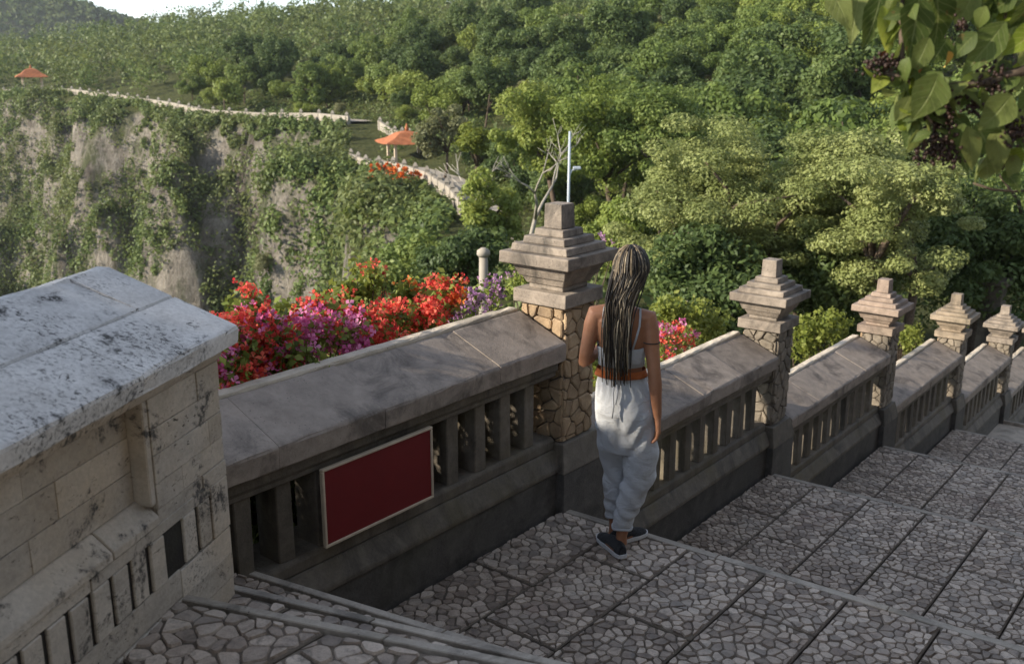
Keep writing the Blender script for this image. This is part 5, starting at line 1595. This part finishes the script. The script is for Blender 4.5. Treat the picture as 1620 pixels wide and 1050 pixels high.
def broad_leaf(p, tip_dir, face, L, wid, curl, mat, name='leaf'):
    """a broad leaf with a midrib fold, side curl and pointed tip, from its stalk end P"""
    t_ = np.asarray(tip_dir, float); t_ /= np.linalg.norm(t_)
    nrm = np.asarray(face, float); nrm -= t_ * (nrm @ t_); nrm /= np.linalg.norm(nrm) + 1e-9
    s_ = np.cross(t_, nrm)
    ns, nw = 7, 5
    V = []; F = []
    prof = [0.12, 0.72, 1.0, 0.92, 0.68, 0.36, 0.02]
    side = lrng.uniform(-.10, .10)
    for i in range(ns):
        f_ = i / (ns - 1)
        an = curl * f_
        c = np.asarray(p) + t_ * (L * (math.sin(an) / curl if abs(curl) > 1e-3 else f_)) - nrm * (L * ((1 - math.cos(an)) / curl if abs(curl) > 1e-3 else 0)) + s_ * side * L * f_ * f_
        for j in range(nw):
            u = (j / (nw - 1)) * 2 - 1
            ww = wid * L * 0.5 * prof[i] * u
            V.append(c + s_ * ww + nrm * (abs(u) ** 1.4 * wid * L * 0.09 * prof[i] + .006 * L * math.sin(6 * f_ + 3 * u)))
    for i in range(ns - 1):
        for j in range(nw - 1):
            a = i * nw + j
            F.append((a, a + 1, a + nw + 1, a + nw))
    me = pym(name, [rel(v) for v in V], F, True)
    for an, av in (('lu', [(j / (nw - 1)) * 2 - 1 for i in range(ns) for j in range(nw)]), ('lv', [i / (ns - 1) for i in range(ns) for j in range(nw)])):
        at_ = me.attributes.new(an, 'FLOAT', 'POINT'); at_.data.foreach_set('value', np.asarray(av, np.float32))
    o = link(name, me, mat, bough)
    st_p = np.asarray(p)
    return o
def lf(px, py, tx, ty, wid=0.62, curl=0.5, dz=0.0, mat='bigleaf', tilt=None):
    """leaf whose stalk end and tip are given as sight lines"""
    a = sight(px, py, BR + dz); b = sight(tx, ty, BR + dz + lrng.uniform(-.05, .05))
    d = b - a; L = np.linalg.norm(d)
    face = np.array([lrng.uniform(-.7, .5), -1.0, lrng.uniform(-.2, .9)]) if tilt is None else np.array(tilt, float)
    broad_leaf(a, d, face, L * 1.0, wid * .80, curl * 1.4, M[mat])
for q in [(1312, -18, 1350, 44, .7, .4, .1), (1362, -20, 1342, 66, .6, .3, .12), (1350, -30, 1384, 30, .6, .4, .14), (1395, -20, 1380, 82, .55, .4, .05), (1395, 10, 1418, 92, .5, .5, .02, 'youngleaf'), (1440, -15, 1408, 50, .6, .5, .04),
          (1432, -5, 1425, 62, .55, .4, .06), (1455, -10, 1442, 92, .72, .35, 0), (1480, -20, 1500, 88, .78, .4, .02), (1470, 60, 1446, 118, .7, .5, -.02), (1512, 0, 1478, 52, .75, .5, .05),
          (1545, -20, 1510, 48, .7, .4, .04), (1520, -30, 1590, 36, .8, .4, .08), (1560, 10, 1540, 50, .8, .5, .0), (1545, 52, 1500, 92, .75, .6, -.02), (1590, 35, 1530, 118, .62, .35, 0), (1575, 48, 1600, 112, .6, .5, .03),
          (1610, -10, 1560, 28, .7, .4, .06), (1640, -10, 1600, 60, .7, .5, .05), (1650, 40, 1600, 82, .7, .5, 0, 'youngleaf'), (1400, 118, 1384, 142, .8, .4, .0, 'youngleaf'), (1425, 122, 1388, 150, .62, .7, -.02),
          (1436, 150, 1406, 176, .8, .6, 0), (1440, 152, 1418, 198, .85, .5, -.03), (1450, 135, 1430, 118, .7, .3, 0, 'youngleaf'), (1490, 115, 1448, 160, .9, .9, -.04), (1484, 118, 1462, 190, .95, .8, -.05), (1500, 122, 1478, 150, .6, .4, .05),
          (1452, 190, 1428, 232, .8, .6, 0), (1452, 205, 1446, 248, .9, .5, -.02), (1478, 200, 1452, 230, .7, .5, .04), (1590, 152, 1552, 195, .9, .8, -.02), (1600, 150, 1560, 210, .95, .7, -.04), (1640, 140, 1606, 176, .8, .5, 0),
          (1525, 196, 1505, 250, .8, .5, -.02), (1530, 200, 1545, 275, .62, .35, -.03), (1545, 195, 1576, 262, .72, .4, -.01), (1575, 200, 1590, 280, .6, .4, 0), (1512, 235, 1540, 270, .5, .4, .03), (1560, 250, 1570, 298, .6, .4, .02), (1600, 240, 1610, 292, .6, .4, .04),
          (1635, 190, 1612, 250, .7, .4, .03), (1600, 100, 1560, 118, .6, .4, .05), (1540, 115, 1520, 130, .7, .5, .0, 'youngleaf'), (1556, 138, 1550, 160, .6, .4, .0, 'youngleaf'), (1620, 120, 1598, 150, .7, .5, .06), (1630, 60, 1622, 140, .8, .4, .1), (1490, 200, 1530, 262, .6, .5, .06),
          (1470, -30, 1470, 40, .8, .4, .14), (1560, -40, 1560, 60, .9, .4, .16), (1620, 0, 1590, 90, .9, .4, .16), (1500, 60, 1470, 110, .9, .4, .14), (1620, 170, 1590, 240, .9, .4, .16)]:
    lf(*q)
lf(1500, 82, 1508, 118, .5, .6, -.05, 'yellowleaf'); lf(1393, 84, 1404, 98, .6, .5, 0, 'redleaf'); lf(1454, 112, 1464, 120, .7, .5, -.02, 'redleaf')
# bunches of small dark fruit
def bunch(px, py, r, n, dz=0.0):
    c = sight(px, py, BR + dz)
    V = []; F = []
    for _ in range(n):
        r_ = r * .8
        q = c + lrng.normal(0, 1, 3) * r_ * np.array([.5, .4, .5])
        rr = lrng.uniform(.0028, .0046)
        v, f = ellipsoid(rel(q), (rr, rr, rr * 1.1), 6, 5)
        b = len(V); V += v; F += [tuple(i + b for i in g) for g in f]
    o = link('fruit_bunch', pym('fruit_bunch', V, F, True), M['berry'], bough); o['kind'] = 'stuff'
for q in [(1385, 106, .030, 60), (1402, 100, .025, 40), (1424, 104, .018, 24), (1497, 165, .040, 90), (1486, 190, .035, 70), (1490, 222, .042, 120), (1470, 236, .035, 80), (1505, 248, .03, 50), (1566, 122, .038, 80), (1580, 140, .03, 60), (1605, 200, .035, 70), (1600, 215, .03, 50), (1540, 168, .025, 40), (1520, 42, .02, 26)]:
    bunch(*q)
# the rest of the crown, above and behind the viewpoint
cg = np.random.default_rng(33)
C = np.array([[3.4, 2.0, 5.2]]) + unit(cg.normal(size=(70, 3))) * np.array([1.9, 1.5, 1.2]) * cg.uniform(.3, 1, (70, 1))
C = C[(C[:, 1] < 1.0 + C[:, 0] * 0.6) & (C[:, 2] > 3.75)]
P, Nn, lr = clump_points(C - TRUNK, np.full(len(C), .36), 70, cg)
v, f, l = leaf_quads(P, Nn, .12, .65, cg, .08, lr)
o = link('leaves', leafmesh('leaves', v, f, l), M['leafB'], bough); o['kind'] = 'stuff'


# smaller leaves along the twigs
for pts in (main, up, low, low2, top2, top3):
    A = np.array(pts)
    for _ in range(24):
        f_ = lrng.uniform(0, len(A) - 1.001); i = int(f_); p = A[i] + (A[i + 1] - A[i]) * (f_ - i) + lrng.normal(0, .02, 3)
        d = lrng.normal(0, 1, 3) * np.array([1, .5, .5]) + np.array([0, -.1, -.75])
        broad_leaf(p, d, lrng.normal(0, .6, 3) + np.array([-.2, -.8, .4]), lrng.uniform(.04, .08), lrng.uniform(.45, .7), lrng.uniform(.3, 1.3), M['bigleaf' if lrng.random() < .75 else 'youngleaf'])

# ------------------------------------------------------------------ added out of view: a high wall and trees that block skylight
rw = tag(empty('retaining_wall', tuple(st(6.45, 0, 0)), SROT), 'tall dark mossy retaining wall along the far side of the stairs', 'wall')
for k in range(9):
    a = -9.5 + k * 2.6; zt = float(np.interp(a, [-9.5, -2, 14], [6.2, 5.4, 1.6]))
    link('wall_panel', boxm(0.0, 0.5, a + .2, a + 2.4, -5, zt, .02), M['plinth'], rw)
    link('pilaster', boxm(-0.08, 0.52, a - .2, a + .2, -5, zt + .1, .02), M['plinth'], rw)
    link('coping_slab', boxm(-0.16, 0.6, a - .22, a + 2.36, zt + .1, zt + .25, .02), M['rail'], rw)
for k, (o_, s_, zz, kk, sc) in enumerate([(8.6, -7.5, 3.2, 0, 1.1), (8.6, -3.0, 3.0, 2, 1.1)]):
    q = st(o_, s_, zz)
    e = tag(empty('tree', tuple(q)), ['dark tree above the retaining wall behind the viewpoint', 'dark tree above the retaining wall beside the viewpoint', 'dark tree above the retaining wall near the woman', 'dark tree above the retaining wall further down'][k], 'tree')
    e.scale = (sc,) * 3
    link('crown', PROTO[kk][0], None, e); link('trunk', PROTO[kk][1], None, e)

# unseen tree added left of the view, to cast shade across the stairs
q = np.array([-6.6, 1.3]); qz = float(near_z(np.array([q[0]]), np.array([q[1]]))[0])
e = tag(empty('tree', (q[0], q[1], qz)), 'leafy tree on the cliff edge left of the travertine wall', 'tree')
tg_ = np.random.default_rng(66)
C = crown_centers(70, 1.9, 1.25, 3.35 - qz, tg_, 7)
P, Nn, lr = clump_points(C, .42 * tg_.uniform(.7, 1.3, len(C)), 150, tg_)
v, f, l = leaf_quads(P, Nn, .15, .6, tg_, .08, lr)
link('crown', leafmesh('crown', v, f, l), M['leafA'], e)
link('trunk', tubes_mesh('trunk', limb_tubes((0, 0, -.4), (.1, .1, 2.2 - qz), C[:8], .14, tg_), 8), M['bark'], e)
# dark undergrowth between flowering shrubs and balustrade, added to darken its openings
ug = np.random.default_rng(21)
n = 15000
oo = ug.uniform(-1.15, -0.44, n); ss = ug.uniform(-2.7, -0.02, n); zz = ug.uniform(0.28, 0.98, n) - .25 * (ug.random(n) < .3)
P = np.array([st(a, b, c) for a, b, c in zip(oo, ss, zz)])
v, f, l = leaf_quads(P, ug.normal(size=P.shape) + np.array([-.4, 0, .6]), .06, .6, ug, .08)
tag(link('undergrowth', leafmesh('undergrowth', v, f, l), M['leafA']), 'dark leafy undergrowth behind the balustrade with the sign', 'undergrowth', kind='stuff')

# ------------------------------------------------------------------ the air
hz = bpy.data.materials.new('sea_haze'); hz.use_nodes = True
ht = hz.node_tree
for n_ in list(ht.nodes):
    if n_.type != 'OUTPUT_MATERIAL': ht.nodes.remove(n_)
pv = ht.nodes.new('ShaderNodeVolumePrincipled')
pv.inputs['Color'].default_value = (0.80, 0.87, 0.95, 1)
pv.inputs['Density'].default_value = 0.00016
pv.inputs['Anisotropy'].default_value = 0.25
ht.links.new(pv.outputs[0], [n_ for n_ in ht.nodes if n_.type == 'OUTPUT_MATERIAL'][0].inputs['Volume'])
hb = link('haze', boxm(-1015, 515, -60, 905, -77, 78, 0), hz)
hb['kind'] = 'stuff'; hb['label'] = 'thin pale sea haze over the valley and hills'; hb['category'] = 'haze'
SC.cycles.volume_bounces = 0
